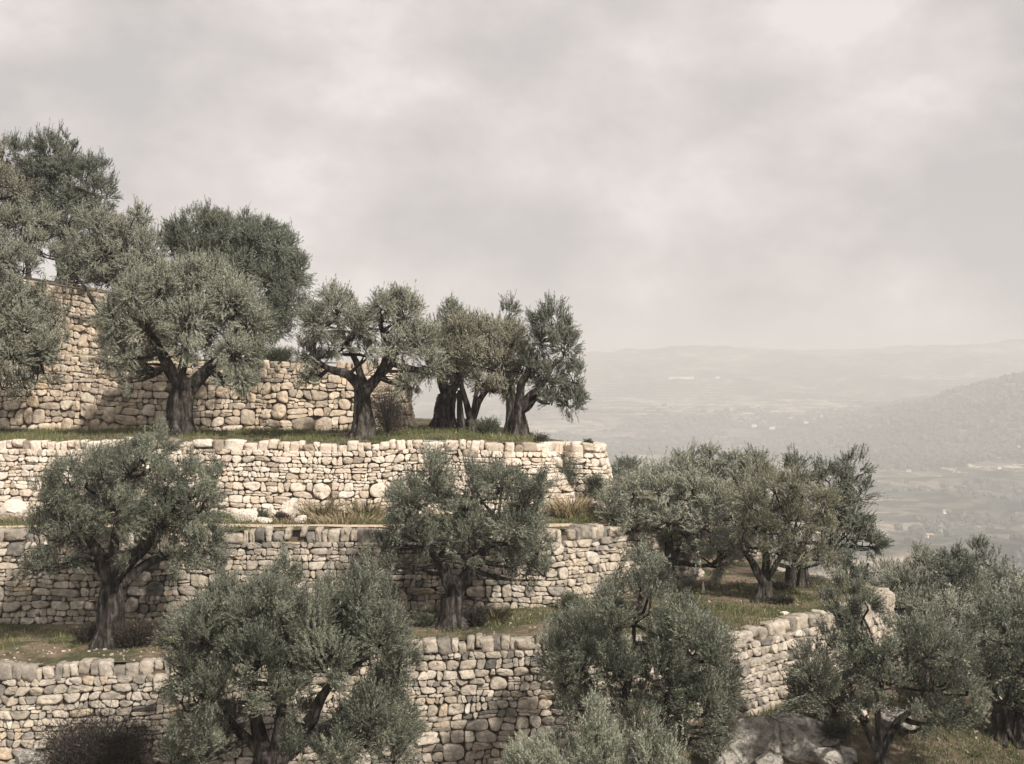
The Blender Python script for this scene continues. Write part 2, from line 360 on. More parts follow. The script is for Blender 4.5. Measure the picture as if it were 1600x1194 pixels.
def courses(rg, Ltot, Hm, cope, hs, big, U, H, wv=.045):
    out = []; cen = []; bs = [cope * .80]; ws = []
    while bs[-1] < Hm: bs.append(bs[-1] + rg.uniform(*hs) * (1 + .45 * bs[-1] / Hm))
    ug = np.arange(-1, Ltot + 2, .1)
    def wave(a): return a * .9 * (.6 * np.interp(ug, np.arange(-2, Ltot + 4, .9), rg.normal(0, 1, int((Ltot + 6) / .9) + 1)[:len(np.arange(-2, Ltot + 4, .9))]) + .4 * np.interp(ug, np.arange(-2, Ltot + 4, .37), rg.normal(0, 1, len(np.arange(-2, Ltot + 4, .37)))))
    W_ = [wave(0)] + [wave(wv) for _ in bs[1:]]
    W_ += [W_[-1], W_[-1]]; bs += [bs[-1] + .2, bs[-1] + .4]
    def bd(j, u): return bs[j] + float(np.interp(u, ug, W_[j]))
    block = []
    for j in range(len(bs) - 3):
        nxt = []; u = rg.uniform(-.2, 0); tj = 0.0; h = bs[j + 1] - bs[j]
        while u < Ltot:
            hit = [b for b in block if b[0] - .07 <= u < b[1]]
            if hit: u = hit[0][1]; tj = 0; continue
            wd = max(.09, h * rg.choice([.7, 1.0, 1.4, 2.0, 2.8], p=[.2, .28, .28, .17, .07]) * rg.uniform(.85, 1.15))
            u2 = u + wd; nb = [b for b in block if u < b[0] < u2 + .08]
            if nb: u2 = nb[0][0]
            t2 = 0 if nb else rg.normal(0, .028)
            if u2 - u < .06: u = u2; continue
            jb = j + 1; bigp = big * (.3 + 1.4 * bs[j] / Hm)
            if rg.random() < bigp and not nb and u2 - u > .16: jb = j + 2; u2 = max(u2, u + rg.uniform(.26, .46)); t2 = 0; nxt.append((u, u2))
            tl = (u + tj, bd(j, u)); tr = (u2 + t2, bd(j, u2)); br = (u2 - t2, bd(jb, u2)); bl = (u - tj, bd(jb, u)); um = (u + u2) / 2
            polys = []
            if rg.random() < .17 and jb == j + 1 and h > .13:
                f1, f2 = rg.uniform(.3, .7, 2); m1 = (u, tl[1] + (bl[1] - tl[1]) * f1); m2 = (u2, tr[1] + (br[1] - tr[1]) * f2); polys = [[tl, tr, m2, m1], [m1, m2, br, bl]]
            else:
                p = [tl, (um, (bd(j, um))), tr, ((u2), (tr[1] + br[1]) / 2), br, (um, bd(jb, um)), bl, (u, (tl[1] + bl[1]) / 2)]
                p = [(a, b) for a, b in p]; c = rg.random(4)
                def cut(i, f):
                    a = p[i]; q1 = p[i - 1]; q2 = p[(i + 1) % 8]; p[i] = (a[0] + ((q1[0] + q2[0]) / 2 - a[0]) * f, a[1] + ((q1[1] + q2[1]) / 2 - a[1]) * f)
                for q_, i in enumerate((0, 2, 4, 6)):
                    if c[q_] < .38: cut(i, rg.uniform(.25, .8))
                polys = [p]
            for p in polys:
                p = np.array(p); c0 = p.mean(0); sz = np.ptp(p, axis=0); 
                if sz.min() < .045: continue
                p = c0 + (p - c0) * np.maximum(.5, 1 - rg.uniform(.002, .0075) / sz * 2); p = p + rg.normal(0, .006, p.shape)
                if c0[1] > np.interp(c0[0], U, H) + .05: continue
                r_ = resample(p, rg.uniform(.09, .24)); c1 = r_.mean(0); out.append(r_ - c1); cen.append(tuple(c1))
            u = u2; tj = t2
        block = nxt
    return out, cen

def make_wall(k, material, label, hs=(.13, .27), cope=.30, batter=.13, big=.05, name='dry_stone_wall', seed=0, coursed=True, bat=None, wv=.045):
    rg = np.random.default_rng(100 + k + seed)
    P = PATH[k]; U, Nn = path_frame(P); Ltot = U[-1]
    zt = LV[k](P[:, 0], P[:, 1]) + .03; 
    zf = LV[k + 1](P[:, 0] + Nn[:, 0] * .4, P[:, 1] + Nn[:, 1] * .4); H = np.maximum(zt - zf, .3) + .12
    if k == 4: H = H + .25
    Hm = min(H.max(), 4.2)
    if coursed:
        outl, cen = courses(rg, Ltot, Hm, cope, hs, big, U, H, wv)
    # seeds in semi-regular courses
    sd_ = []; v = cope + .02; ph = rg.uniform(0, 6)
    while v < Hm and not coursed:
        g_ = v / Hm
        h = rg.uniform(*hs) * (1 + .5 * g_ * rg.random()); u = rg.uniform(0, .2)
        while u < Ltot:
            wd = h * rg.choice([.8, 1.1, 1.5, 2.1], p=[.25, .35, .28, .12]) * rg.uniform(.85, 1.15)
            wob = .10 * math.sin(u * .7 + ph) + .06 * math.sin(u * 1.9 + v * 3 + ph)
            r = rg.random()
            if r < .16: sd_ += [(u + wd / 2, v + h * .27 + wob, .06), (u + wd / 2 + rg.uniform(-.04, .04), v + h * .75 + wob, .06)]
            else: sd_.append((u + wd / 2 + rg.uniform(-.03, .03), v + h / 2 + wob + rg.uniform(-.05, .05), (wd * h) ** .5 * .5))
            u += wd
        v += h
    if coursed: sd_ = [(-9., -9., .01), (-8., -9., .01)]
    sd_ = np.array(sd_)
    # a few big stones swallow their neighbours, more of them low down
    nb_ = int(len(sd_) * big * .25); bi = rg.choice(len(sd_), nb_, replace=False)
    keep = np.ones(len(sd_), bool); wt = sd_[:, 2] ** 2 * .55
    for i in bi:
        if rg.random() > (sd_[i, 1] / Hm) ** 1.2 + .12 or not keep[i]: continue
        a = rg.uniform(.24, .42); b = a * rg.uniform(.55, .8)
        dd = ((sd_[:, 0] - sd_[i, 0]) / a) ** 2 + ((sd_[:, 1] - sd_[i, 1]) / b) ** 2
        keep &= (dd > 1); keep[i] = True; wt[i] = b * b * .8
    sd_ = sd_[keep]; wt = wt[keep]; n = len(sd_)
    cell = {}
    for i in range(n): cell.setdefault((int(sd_[i, 0] // .45), int(sd_[i, 1] // .45)), []).append(i)
    Hs = np.interp(sd_[:, 0], U, H)
    if not coursed: outl = []; cen = []
    Pl = [(float(a), float(b)) for a, b in sd_[:, :2]]; wl = wt.tolist()
    for i in range(0 if coursed else n):
        if sd_[i, 1] > Hs[i] + .05: continue
        x0, y0 = Pl[i]; cx, cy = int(x0 // .45), int(y0 // .45); nb = []
        for a in (-2, -1, 0, 1, 2):
            for b in (-2, -1, 0, 1, 2): nb += cell.get((cx + a, cy + b), [])
        nb = sorted((j for j in nb if j != i), key=lambda j: (Pl[j][0] - x0) ** 2 + (Pl[j][1] - y0) ** 2)[:26]
        po = clip_cell(x0, y0, nb, wl, i, Pl, .55)
        if po is None: continue
        po = [(a, max(b, cope + .0 - y0)) for a, b in po]
        r_ = resample(po); c = r_.mean(0)
        if (np.ptp(r_[:, 0]) < .05) or (np.ptp(r_[:, 1]) < .04): continue
        outl.append(r_ - c); cen.append((x0 + c[0], y0 + c[1]))
    O = np.array(outl); C = np.array(cen); n = len(O)
    O = O * (1 + rg.normal(0, .022, (n, NO, 1)))
    size = np.sqrt(np.ptp(O[:, :, 0], 1) * np.ptp(O[:, :, 1], 1))
    prof = [(1.0, -.12), (1.0, -.01), (.978, .020), (.91, .031), (.55, .035), (.0, .034)]
    pr = size / .22 * rg.uniform(.75, 1.3, n); tilt = rg.normal(0, .20, (n, 2)); push = rg.normal(0, .020, n)
    rings = []
    for s, d in prof:
        o = O * s; dep = d * (pr[:, None] if d > 0 else 1) + push[:, None] * (d > -.1)
        dep = dep + (o[:, :, 0] * tilt[:, :1] + o[:, :, 1] * tilt[:, 1:]) * (d > -.1)
        if s in (.978, .91, .55): dep = dep + rg.normal(0, .010, dep.shape) * pr[:, None]
        rings.append(np.concatenate([o + C[:, None], dep[:, :, None]], 2))
    G = np.stack(rings, 1)                                  # n, rings, NO, 3
    nR = len(prof); vid = np.arange(n * nR * NO).reshape(n, nR, NO)
    a = vid[:, :-1]; b = vid[:, 1:]
    fq = np.stack([a, np.roll(a, -1, 2), np.roll(b, -1, 2), b], -1).reshape(-1, 4)
    tn = np.clip(rg.beta(2.2, 1.7, n), 0, 1); tn[rg.random(n) < .05] = rg.uniform(0, .12); tn[rg.random(n) < .04] = 1.0
    ft = np.repeat(tn, (nR - 1) * NO)
    uv = G.reshape(-1, 3)
    px_ = np.interp(uv[:, 0], U, P[:, 0]); py_ = np.interp(uv[:, 0], U, P[:, 1])
    nx_ = np.interp(uv[:, 0], U, Nn[:, 0]); ny_ = np.interp(uv[:, 0], U, Nn[:, 1]); zt_ = np.interp(uv[:, 0], U, zt)
    bt = np.full(len(U), batter)
    if bat: bt = np.interp(800 + F * P[:, 0] / P[:, 1], *bat); bt = np.where(U > U[int(np.argmax(P[:, 0]))] + 1, .3, bt)
    off = uv[:, 2] + np.interp(uv[:, 0], U, bt) * uv[:, 1] + .05 * np.sin(uv[:, 0] * .8 + uv[:, 1])
    V3 = np.stack([px_ + nx_ * off, py_ + ny_ * off, zt_ - uv[:, 1]], 1)
    # backing of packed dark earth
    nu = len(U); vs = np.linspace(.05, 1, 8); bv = []
    for vv in vs:
        o_ = bt * vv * H - .085 + .05 * np.sin(U * .8 + vv * H)
        bv.append(np.stack([P[:, 0] + Nn[:, 0] * o_, P[:, 1] + Nn[:, 1] * o_, zt - vv * H - .05], 1))
    bv = np.concatenate(bv); bi_ = np.arange(len(vs) * nu).reshape(len(vs), nu) + len(V3)
    bq = np.stack([bi_[:-1, :-1], bi_[1:, :-1], bi_[1:, 1:], bi_[:-1, 1:]], -1).reshape(-1, 4)
    mid = P[len(P) // 2]; loc = (mid[0], mid[1], float(zf[len(P) // 2]))
    root = empty(name, loc); tag(root, label, 'wall')
    f = mesh('stone_face', np.concatenate([V3, bv]), [(fq, 0, ft), (bq, 1, np.zeros(len(bq)))], [material, M['gap']], root, True, loc=loc)
    # coping stones
    u = 0; cs = []
    while u < Ltot:
        wd = rg.choice([.15, .21, .28, .38, .5], p=[.25, .32, .25, .13, .05]) * rg.uniform(.9, 1.1)
        cs.append((u + wd / 2, wd, cope * rg.uniform(.72, 1.15), .42 * rg.uniform(.9, 1.15))); u += wd
    cs = np.array(cs); m = len(cs)
    tip = U[int(np.argmax(P[:, 0]))]
    if k < 4: cs = cs[cs[:, 0] < tip + .8]; m = len(cs)
    cs = cs[(rg.random(len(cs)) > .055) | (cs[:, 0] > tip)]; m = len(cs)
    cs[:, 2] *= np.where(cs[:, 0] > tip + .3, .45, 1)
    T = np.repeat(BV[None], m, 0)
    T = T * (1 + .08 * rg.normal(0, 1, (m, 1, 3)) * 0) ; T = T + .075 * rg.normal(0, 1, (m,) + BV.shape) * np.array([1, 1, .7]) + .10 * rg.normal(0, 1, (m, 1, 3)) * np.sign(T) * (np.abs(T) > .5)
    sk = rg.normal(0, .17, (m, 1)); 
    uu = cs[:, :1] + (T[:, :, 0] + sk * T[:, :, 2]) * (cs[:, 1:2] / 2 - .004)
    dd = T[:, :, 1] * cs[:, 3:4] / 2 - cs[:, 3:4] / 2 + .022 + rg.normal(0, .018, (m, 1)) + batter * .1
    zz = T[:, :, 2] * cs[:, 2:3] / 2 - cs[:, 2:3] / 2 + rg.normal(.02, .03, (m, 1))
    px_ = np.interp(uu, U, P[:, 0]); py_ = np.interp(uu, U, P[:, 1]); nx_ = np.interp(uu, U, Nn[:, 0]); ny_ = np.interp(uu, U, Nn[:, 1])
    CV = np.stack([px_ + nx_ * dd, py_ + ny_ * dd, np.interp(uu, U, zt) + zz], -1).reshape(-1, 3)
    cq = (BQ[None] + (np.arange(m) * len(BV))[:, None, None]).reshape(-1, 4)[:, ::-1]
    ct = np.repeat(np.clip(rg.beta(2, 2, m) - .05, 0, 1), len(BQ))
    mesh('coping', CV, [(cq, 0, ct)], [material], root, True, loc=loc)
    return root

W = []
make_wall(0, M['buff'], 'short pale stone wall high on the left behind the trees, topmost of the terrace walls', cope=.22, hs=(.12, .23), seed=1)
make_wall(1, M['buff'], 'uneven rubble wall behind the gnarled olives on the grassy ledge, second from the top', hs=(.115, .245), cope=.22, big=.16, batter=.16, seed=2, wv=.075)
make_wall(2, M['cream'], 'brightest cream stone wall with square coping, holding up the ledge above the pale path', hs=(.085, .175), cope=.26, big=.05, seed=3, bat=([0, 700, 790, 856, 866, 890, 902, 960], [.13, .13, .32, .50, .16, .16, .26, .26]))
make_wall(3, M['grey'], 'grey weathered stone wall with upright coping directly below the narrow pale path', hs=(.085, .185), cope=.34, big=.08, seed=4)
make_wall(4, M['grey'], 'lowest long stone wall curving round to the right, with upright slabs along its top', hs=(.09, .19), cope=.31, batter=.10, big=.06, seed=5)

# ------------------------------------------------------------------ terrace ground
BACK = [(-34, 62), (-34, 62), (-30, 60), (-26, 52), (-22, 54)]
GPTS = {}
def point_in(poly, x, y):
    c = np.zeros(len(x), bool); j = len(poly) - 1
    for i in range(len(poly)):
        xi, yi = poly[i]; xj, yj = poly[j]
        m = ((yi > y) != (yj > y)); 
        with np.errstate(divide='ignore', invalid='ignore'):
            c ^= m & (x < (xj - xi) * (y - yi) / (yj - yi + 1e-12) + xi)
        j = i
    return c
for k, name in enumerate(['top_terrace_ground', 'upper_terrace_ground', 'middle_terrace_ground', 'path_terrace_ground', 'lower_terrace_ground']):
    P = PATH[k]; U, Nn = path_frame(P)
    E = (P - Nn * .16)[::3]
    poly = [tuple(p) for p in E] + [(BACK[k][0], E[-1][1]), (BACK[k][0], E[0][1])]
    pa = np.array(poly); gx_, gy_ = np.meshgrid(np.arange(pa[:, 0].min(), pa[:, 0].max(), .3), np.arange(pa[:, 1].min(), pa[:, 1].max(), .3))
    gx_ = gx_.ravel() + rng.uniform(-.1, .1, gx_.size); gy_ = gy_.ravel() + rng.uniform(-.1, .1, gy_.size)
    ins = point_in(poly, gx_, gy_) & (gx_ > -26)
    pts = [Vector(p) for p in poly] + [Vector((a, b)) for a, b in zip(gx_[ins], gy_[ins])]
    nb = len(poly)
    vo, ed, fa, *_ = delaunay_2d_cdt(pts, [(i, (i + 1) % nb) for i in range(nb)], [], 1, 1e-4)
    vo = np.array([(v.x, v.y) for v in vo]); fa = np.array([f for f in fa if len(f) == 3])
    d1 = vo[fa[:, 1]] - vo[fa[:, 0]]; d2 = vo[fa[:, 2]] - vo[fa[:, 0]]; cr = d1[:, 0] * d2[:, 1] - d1[:, 1] * d2[:, 0]
    fa[cr < 0] = fa[cr < 0][:, ::-1]
    z = LV[k](vo[:, 0], vo[:, 1]) + .02 + .02 * fbm(vo[:, 0], vo[:, 1], 1.7, 3, k)
    tag(mesh(name, np.column_stack([vo, z]), [(fa, 0, None)], [M['ground']]), kind='structure')
    GPTS[k] = poly
# the pale path on the narrow terrace
xs = np.arange(-22, X(905, 36.5), .25); yc = np.interp(xs, [-22, 0, 6], [34.75, 34.75, 36.0]); rows = []
for s in (-.24, -.08, .08, .24):
    y_ = yc + s * (1 + .25 * np.sin(xs * 1.7) + .15 * np.sin(xs * 4.1)); rows.append(np.stack([xs, y_, L3(xs, y_) + .075 - abs(s) * .12], 1))
pv = np.concatenate(rows); pi_ = np.arange(len(pv)).reshape(4, -1)
tag(mesh('path', pv, [(np.stack([pi_[:-1, :-1], pi_[:-1, 1:], pi_[1:, 1:], pi_[1:, :-1]], -1).reshape(-1, 4), 0, None)], [M['dirt']]), kind='structure')

# ------------------------------------------------------------------ foliage and wood generators
def leaves_on_twigs(P0, D, Ln, pairs, ll, lw, tone, rg, quad=True, nrm=None):
    """P0,D,Ln per twig -> leaf faces"""
    n = len(P0); t = np.linspace(.12, 1.0, pairs)[None, :, None]
    pos = P0[:, None] + D[:, None] * (Ln[:, None, None] * t)
    pos[:, :, 2] -= (Ln[:, None] * t[:, :, 0]) ** 2 * .18
    pos = np.repeat(pos, 2, 1).reshape(-1, 3); DD = np.repeat(D, pairs * 2, 0); m = len(pos)
    rv = unit(rg.normal(0, 1, (m, 3))); perp = unit(np.cross(DD, rv))
    ld = unit(DD * .80 + perp * .58 + rg.normal(0, .10, (m, 3)))
    if nrm is None: sd2 = unit(np.cross(ld, unit(rg.normal(0, 1, (m, 3)) + np.array([0, 0, .8]))))
    else: sd2 = unit(np.cross(ld, unit(np.repeat(nrm, pairs * 2, 0) + rg.normal(0, .38, (m, 3)))))
    l = ll * rg.uniform(.7, 1.25, (m, 1)); w_ = lw * rg.uniform(.8, 1.2, (m, 1))
    tn = np.clip(np.repeat(tone, pairs * 2) + rg.normal(0, .13, m), 0, 1)
    if quad:
        V = np.stack([pos, pos + ld * l * .5 + sd2 * w_ / 2, pos + ld * l, pos + ld * l * .5 - sd2 * w_ / 2], 1).reshape(-1, 3)
        return V, np.arange(m * 4).reshape(m, 4), tn
    V = np.stack([pos + sd2 * w_ / 2, pos - sd2 * w_ / 2, pos + ld * l], 1).reshape(-1, 3)
    return V, np.arange(m * 3).reshape(m, 3), tn
def tube(pts, rad, ns=6, flute=0, rg=None, cap=True):
    pts = np.asarray(pts, float); n = len(pts); T = unit(np.gradient(pts, axis=0))
    ref = np.array([.3, 1, .2]) if abs(T[0, 2]) > .5 else np.array([0, 0, 1.])
    A_ = unit(np.cross(T, ref)); B_ = np.cross(T, A_); th = np.linspace(0, 2 * math.pi, ns, endpoint=False)
    r = np.asarray(rad)[:, None] * np.ones(ns)[None]
    if flute and rg is not None:
        ph = rg.uniform(0, 6, 4); s = np.arange(n)[:, None] / n
        r = r * (1 + flute * (.6 * np.sin(3 * th + ph[0] + 2 * s) + .5 * np.sin(5 * th + ph[1] - 3 * s) + .3 * np.sin(8 * th + ph[2] + 4 * s)) + rg.normal(0, flute * .25, r.shape))
    V = pts[:, None] + A_[:, None] * (r * np.cos(th))[:, :, None] + B_[:, None] * (r * np.sin(th))[:, :, None]
    i = np.arange(n * ns).reshape(n, ns); a = i[:-1]; b = i[1:]
    Q = np.stack([a, b, np.roll(b, -1, 1), np.roll(a, -1, 1)], -1).reshape(-1, 4)
    return V.reshape(-1, 3), Q
class Acc:
    def __init__(s): s.V = []; s.F = []; s.n = 0
    def add(s, V, Fq, mi=0, tone=None):
        s.V.append(V); s.F.append((Fq + s.n, mi, tone if tone is not None else np.zeros(len(Fq)))); s.n += len(V)
    def build(s, name, mats, parent=None, smooth=True, loc=(0, 0, 0)):
        return mesh(name, np.concatenate(s.V), s.F, mats, parent, smooth, loc=loc)
def curve(a, b, n, rg, wob=.08, sag=.0):
    a = np.asarray(a, float); b = np.asarray(b, float); t = np.linspace(0, 1, n)[:, None]
    L = np.linalg.norm(b - a); p = a + (b - a) * t
    k = rg.normal(0, 1, 3) * wob * L; k2 = rg.normal(0, 1, 3) * wob * L * .5
    p = p + np.sin(t * math.pi) * k + np.sin(t * 2 * math.pi) * k2; p[:, 2] += (np.sin(t * math.pi) * sag * L)[:, 0]
    return p

CROWN = [np.zeros(3)]
def out_dir(p): return unit(p - CROWN[0])
def add_foliage(acc, centre, r3, rg, dens, ll, lw, quad, up, tlen, hub=None, lobe_tone=.5, upz=0, mi=0, wood=1, twigs=15, pairs=9):
    centre = np.asarray(centre, float); r3 = np.asarray(r3, float); r3 = np.maximum(r3 - .15, r3 * .6)
    ns = max(4, int(dens * 26 * (r3[0] * r3[2] + r3[0] * r3[1]) / 2 / .26))
    d = unit(rg.normal(0, 1, (ns, 3)) + np.array([0, 0, .25])); fr = rg.uniform(.12, 1, (ns, 1)) ** .45
    irr = 1 + .22 * vnoise3(d, 2.2, float(centre[0]) * 3)[:, None]
    sp_ = centre + d * fr * r3 * irr * .88
    stone_ = np.clip(lobe_tone + rg.normal(0, .20, ns), 0, 1); shoot = np.where((d[:, 2] > .35) & (rg.random(ns) < .22), 1.3, 1.0)
    sdir = unit(d * .65 + np.array([0, 0, 1]) * (up + .35 * d[:, 2:3]) + rg.normal(0, .17, (ns, 3)))
    nt_ = twigs
    P0 = np.repeat(sp_, nt_, 0) + rg.normal(0, .10, (ns * nt_, 3)) * (r3.mean() / .7) ** .5
    sh = np.repeat(shoot, nt_)[:, None]; P0[:, 2] += (sh[:, 0] > 1) * rg.uniform(-.05, .22, ns * nt_)
    D = unit(np.repeat(sdir, nt_, 0) * sh + (sh > 1) * np.array([0, 0, .5]) + rg.normal(0, .25, (ns * nt_, 3)))
    Ln = tlen * rg.uniform(.55, 1.3, ns * nt_) * np.repeat(shoot, nt_)
    nr_ = unit(.75 * unit((P0 - centre) / r3) + .55 * np.repeat(out_dir(sp_), nt_, 0) + np.array([0, 0, .35]))
    V, Fq, tn = leaves_on_twigs(P0, D, Ln, pairs, ll, lw, np.repeat(stone_, nt_), rg, quad, nr_)
    acc.add(V, Fq, mi, tn)
    if hub is None: hub = centre - np.array([0, 0, r3[2] * .5])
    for i in range(0, ns, 4):
        pts = curve(hub, sp_[i], 5, rg, .10, .04); V, Q = tube(pts, np.linspace(.022, .006, 5), 3); acc.add(V, Q, wood)

def olive(label, Y, basep, fork, tw, limbs, lobes, seed, leaf='leaf', dens=1.0, group=None, size=1.0, up=.45, ground=None, shape='gnarled', tone=.45, cat='tree', name='olive_tree', deep=.55, twin=None, sink=.12, lean=0.0):
    """pixel outlines are turned into metres at the tree's own distance; every lobe also gets its own depth"""
    rg = np.random.default_rng(seed); s = Y / F
    b = at(basep[0], basep[1], Y)
    if ground is not None: b[2] = float(ground(np.array(b[0]), np.array(Y)))
    loc = (b[0], b[1], b[2]); root = empty(name, loc); tag(root, label, cat, group)
    fk = at(fork[0], fork[1], Y); fk[2] = max(fk[2], b[2] + .35)
    r0 = tw * s / 2 * .84; tk = Acc()
    def trunk(b, fk, r0):
        n = 26; t = np.linspace(0, 1, n)[:, None]; base_ = b - np.array([0, 0, sink])
        pts = base_ + (fk - base_) * t + np.sin(t * 3.0 + rg.uniform(0, 3)) * np.array([.16, .10, 0]) * r0 * 1.2 * np.sin(t * math.pi)
        h = (pts[:, 2] - base_[2]); H_ = h[-1]; ns = 40; th = np.linspace(0, 2 * math.pi, ns, endpoint=False)[None]
        R = r0 * (1 - .18 * (h / H_)) * (1 + .85 * np.exp(-h / (.14 + r0 * .45)) + .18 * np.sin(h / H_ * 5 + rg.uniform(0, 6)) * (h / H_)) ; R[-1] *= .62; R[-2] *= .9
        ph = rg.uniform(0, 6, 6); tw_ = h[:, None] * rg.uniform(-1.6, 1.6)
        fl = .22 + .34 * np.exp(-h / .40)[:, None]
        wv = (np.abs(np.sin(1.5 * th + ph[0] + tw_ * .5)) ** .6 - .6) * 1.0 + .55 * np.sin(4 * th + ph[1] + tw_ * 1.2) + .35 * np.sin(7 * th + ph[2] - tw_) + .25 * np.sin(11 * th + ph[3] + tw_)
        Rr = R[:, None] * (1 + fl * wv + rg.normal(0, .025, (n, ns)))
        V = np.stack([pts[:, 0:1] + Rr * np.cos(th), pts[:, 1:2] + Rr * np.sin(th), pts[:, 2:3] + 0 * Rr + .05 * r0 * rg.normal(0, 1, (n, ns))], -1).reshape(-1, 3)
        i = np.arange(n * ns).reshape(n, ns); Q = np.stack([i[:-1], np.roll(i[:-1], -1, 1), np.roll(i[1:], -1, 1), i[1:]], -1).reshape(-1, 4)
        tk.add(V, Q); tk.add(V[-ns:], np.arange(ns)[None])
        # roots running out over the ground
        for q_ in range(7):
            a = rg.uniform(0, 6.28); e = b + np.array([math.cos(a), math.sin(a), 0]) * r0 * rg.uniform(1.9, 2.8) + np.array([0, 0, -.1])
            st = b + np.array([math.cos(a), math.sin(a), 0]) * r0 * .7 + np.array([0, 0, r0 * 1.5])
            p = curve(st, e, 9, rg, .05, -.16); V, Q = tube(p, np.linspace(r0 * .32, r0 * .12, 9), 8, .15, rg); tk.add(V, Q)
    trunk(b, fk, r0)
    if twin:
        b2 = at(twin[0], twin[1], Y - .1); b2[2] = b[2]; trunk(b2, at(twin[2], twin[3], Y - .1), twin[4] * s / 2)
    hubs = []
    for li, L in enumerate(limbs):
        prev = fk - np.array([0, 0, r0 * .6]); dyo = rg.uniform(-.5, .5); pts = [prev]; sgn = rg.choice([-1, 1])
        for j, q_ in enumerate(L):
            dyy = q_[2] if len(q_) > 2 else sgn * (.12 + .22 * j)
            pts.append(at(q_[0], q_[1], Y + dyy))
        pts = np.array(pts); seg = []
        for j in range(len(pts) - 1): seg.append(curve(pts[j], pts[j + 1], 8, rg, .045)[(1 if j else 0):])
        seg = np.concatenate(seg)
        for _ in range(2): seg[1:-1] = (seg[:-2] + 2 * seg[1:-1] + seg[2:]) / 4
        rr = np.linspace(1, .28, len(seg)) ** 1.15 * r0 * (.72 if li < 2 else .5)
        V, Q = tube(seg, rr, 14, .10, rg); tk.add(V, Q); hubs += [(seg[j], rr[j]) for j in range(len(seg) // 3, len(seg), 3)]
    tk.add(np.array([fk]), np.zeros((0, 4), int)) if False else None
    ac = Acc(); lx = np.array([(l[0]) for l in lobes], float); cxm = (lx.min() + lx.max()) / 2
    Rx = max((max(l[0] + l[2] for l in lobes) - min(l[0] - l[2] for l in lobes)) / 2, 1)
    zlo = max(l[1] for l in lobes); zhi = min(l[1] for l in lobes)
    far_t = Y > 34; ll = (.060 if not far_t else .072) * size; lw = (.0155 if not far_t else .020) * size
    hp = np.array([h_[0] for h_ in hubs]) if hubs else np.array([fk])
    CROWN[0] = at(cxm, (zlo * .6 + zhi * .4), Y) + [0, lean, 0]
    for l in lobes:
        rx, rz = l[2] * s, l[3] * s; nxx = (l[0] - cxm) / Rx; dep = deep * Rx * s * math.sqrt(max(.05, 1 - min(1, abs(nxx)) ** 1.6))
        if len(l) > 4 and l[4] is not None: dys = [l[4]]
        else: dys = [-dep * rg.uniform(.75, 1.05), dep * rg.uniform(.7, 1.05)] if dep > .45 * rx else [rg.uniform(-.3, .3) * rx]
        if dep > 1.35 * rx and len(dys) == 2: dys.append(rg.uniform(-.2, .2) * dep)
        for q_, dyy in enumerate(dys):
            c = at(l[0] + rg.uniform(-5, 5) * (q_ > 0), l[1] + rg.uniform(-4, 4) * (q_ > 0), Y) ; c[1] += dyy + lean
            j = int(np.argmin(np.linalg.norm(hp - c, axis=1) + np.maximum(0, hp[:, 2] - c[2]) * 1.0))
            hc = c - np.array([0, 0, rz * .35])
            pts = curve(hp[j], hc, 9, rg, .035, -.03); V, Q = tube(pts, np.linspace(min(.06, hubs[j][1] if hubs else .05), .02, 9), 6, .06, rg); tk.add(V, Q)
            hgt = (zlo - l[1]) / max(1, zlo - zhi)
            add_foliage(ac, c, (rx, max(.4 * rx, min(rx, rz) * 1.0), rz), rg, dens, ll, lw, not far_t, up * (.45 + .75 * hgt), (.26 if Y < 28 else .26) if not far_t else .27, hc, tone + rg.normal(0, .10) + .08 * (hgt - .5), pairs=(11 if Y < 28 else 9) if not far_t else 8, twigs=(20 if Y < 28 else 17) if not far_t else 14)
    tk.build('trunk', [M['bark']], root, True, loc); ac.build('crown', [M[leaf], M['bark']], root, False, loc)
    return root

G2 = 'gnarled olive trees along the grassy ledge'
G1 = 'trees standing above the upper stone walls'
G4 = 'olive trees on the lower grassy terrace'
GB = 'olive trees beyond the right-hand rim'
GF = 'olive trees in the foreground'
# --- ledge (L2)
olive('broadest silvery olive on the grassy ledge, thick forked trunk before the second wall', 40.5, (278, 680), (285, 606), 42,
  [[(262, 572), (240, 530), (215, 480)], [(325, 578), (352, 545), (375, 490)], [(290, 560), (300, 500), (310, 450)], [(340, 560), (385, 545)]],
  [(195, 500, 38, 40), (180, 555, 28, 32), (225, 460, 38, 40), (265, 450, 36, 42), (320, 440, 42, 40), (365, 470, 42, 42), (398, 510, 30, 36), (250, 510, 44, 40), (310, 505, 46, 44), (375, 550, 38, 36), (215, 562, 30, 26), (305, 545, 30, 20), (385, 592, 26, 26), (335, 420, 16, 20), (205, 590, 20, 14), (362, 600, 18, 12)], 21, 'leaf', 1.0, G2, ground=L2, tone=.58)
olive('olive with swollen roots and open branching crown near the corner of the second wall', 39.5, (566, 686), (568, 606), 34,
  [[(545, 585), (510, 575), (485, 560)], [(590, 590), (615, 565), (640, 530)], [(560, 570), (540, 530), (520, 490)], [(600, 570), (600, 530), (590, 490)]],
  [(482, 555, 24, 26), (498, 505, 32, 30), (530, 478, 28, 24), (560, 510, 34, 30), (600, 480, 30, 26), (635, 490, 30, 28), (655, 530, 34, 32), (672, 575, 26, 28), (620, 545, 34, 28), (640, 600, 24, 22), (520, 540, 26, 22), (480, 590, 14, 14), (575, 550, 22, 18), (628, 468, 14, 14), (520, 465, 14, 12)], 22, 'leaf', .98, G2, ground=L2, tone=.5)
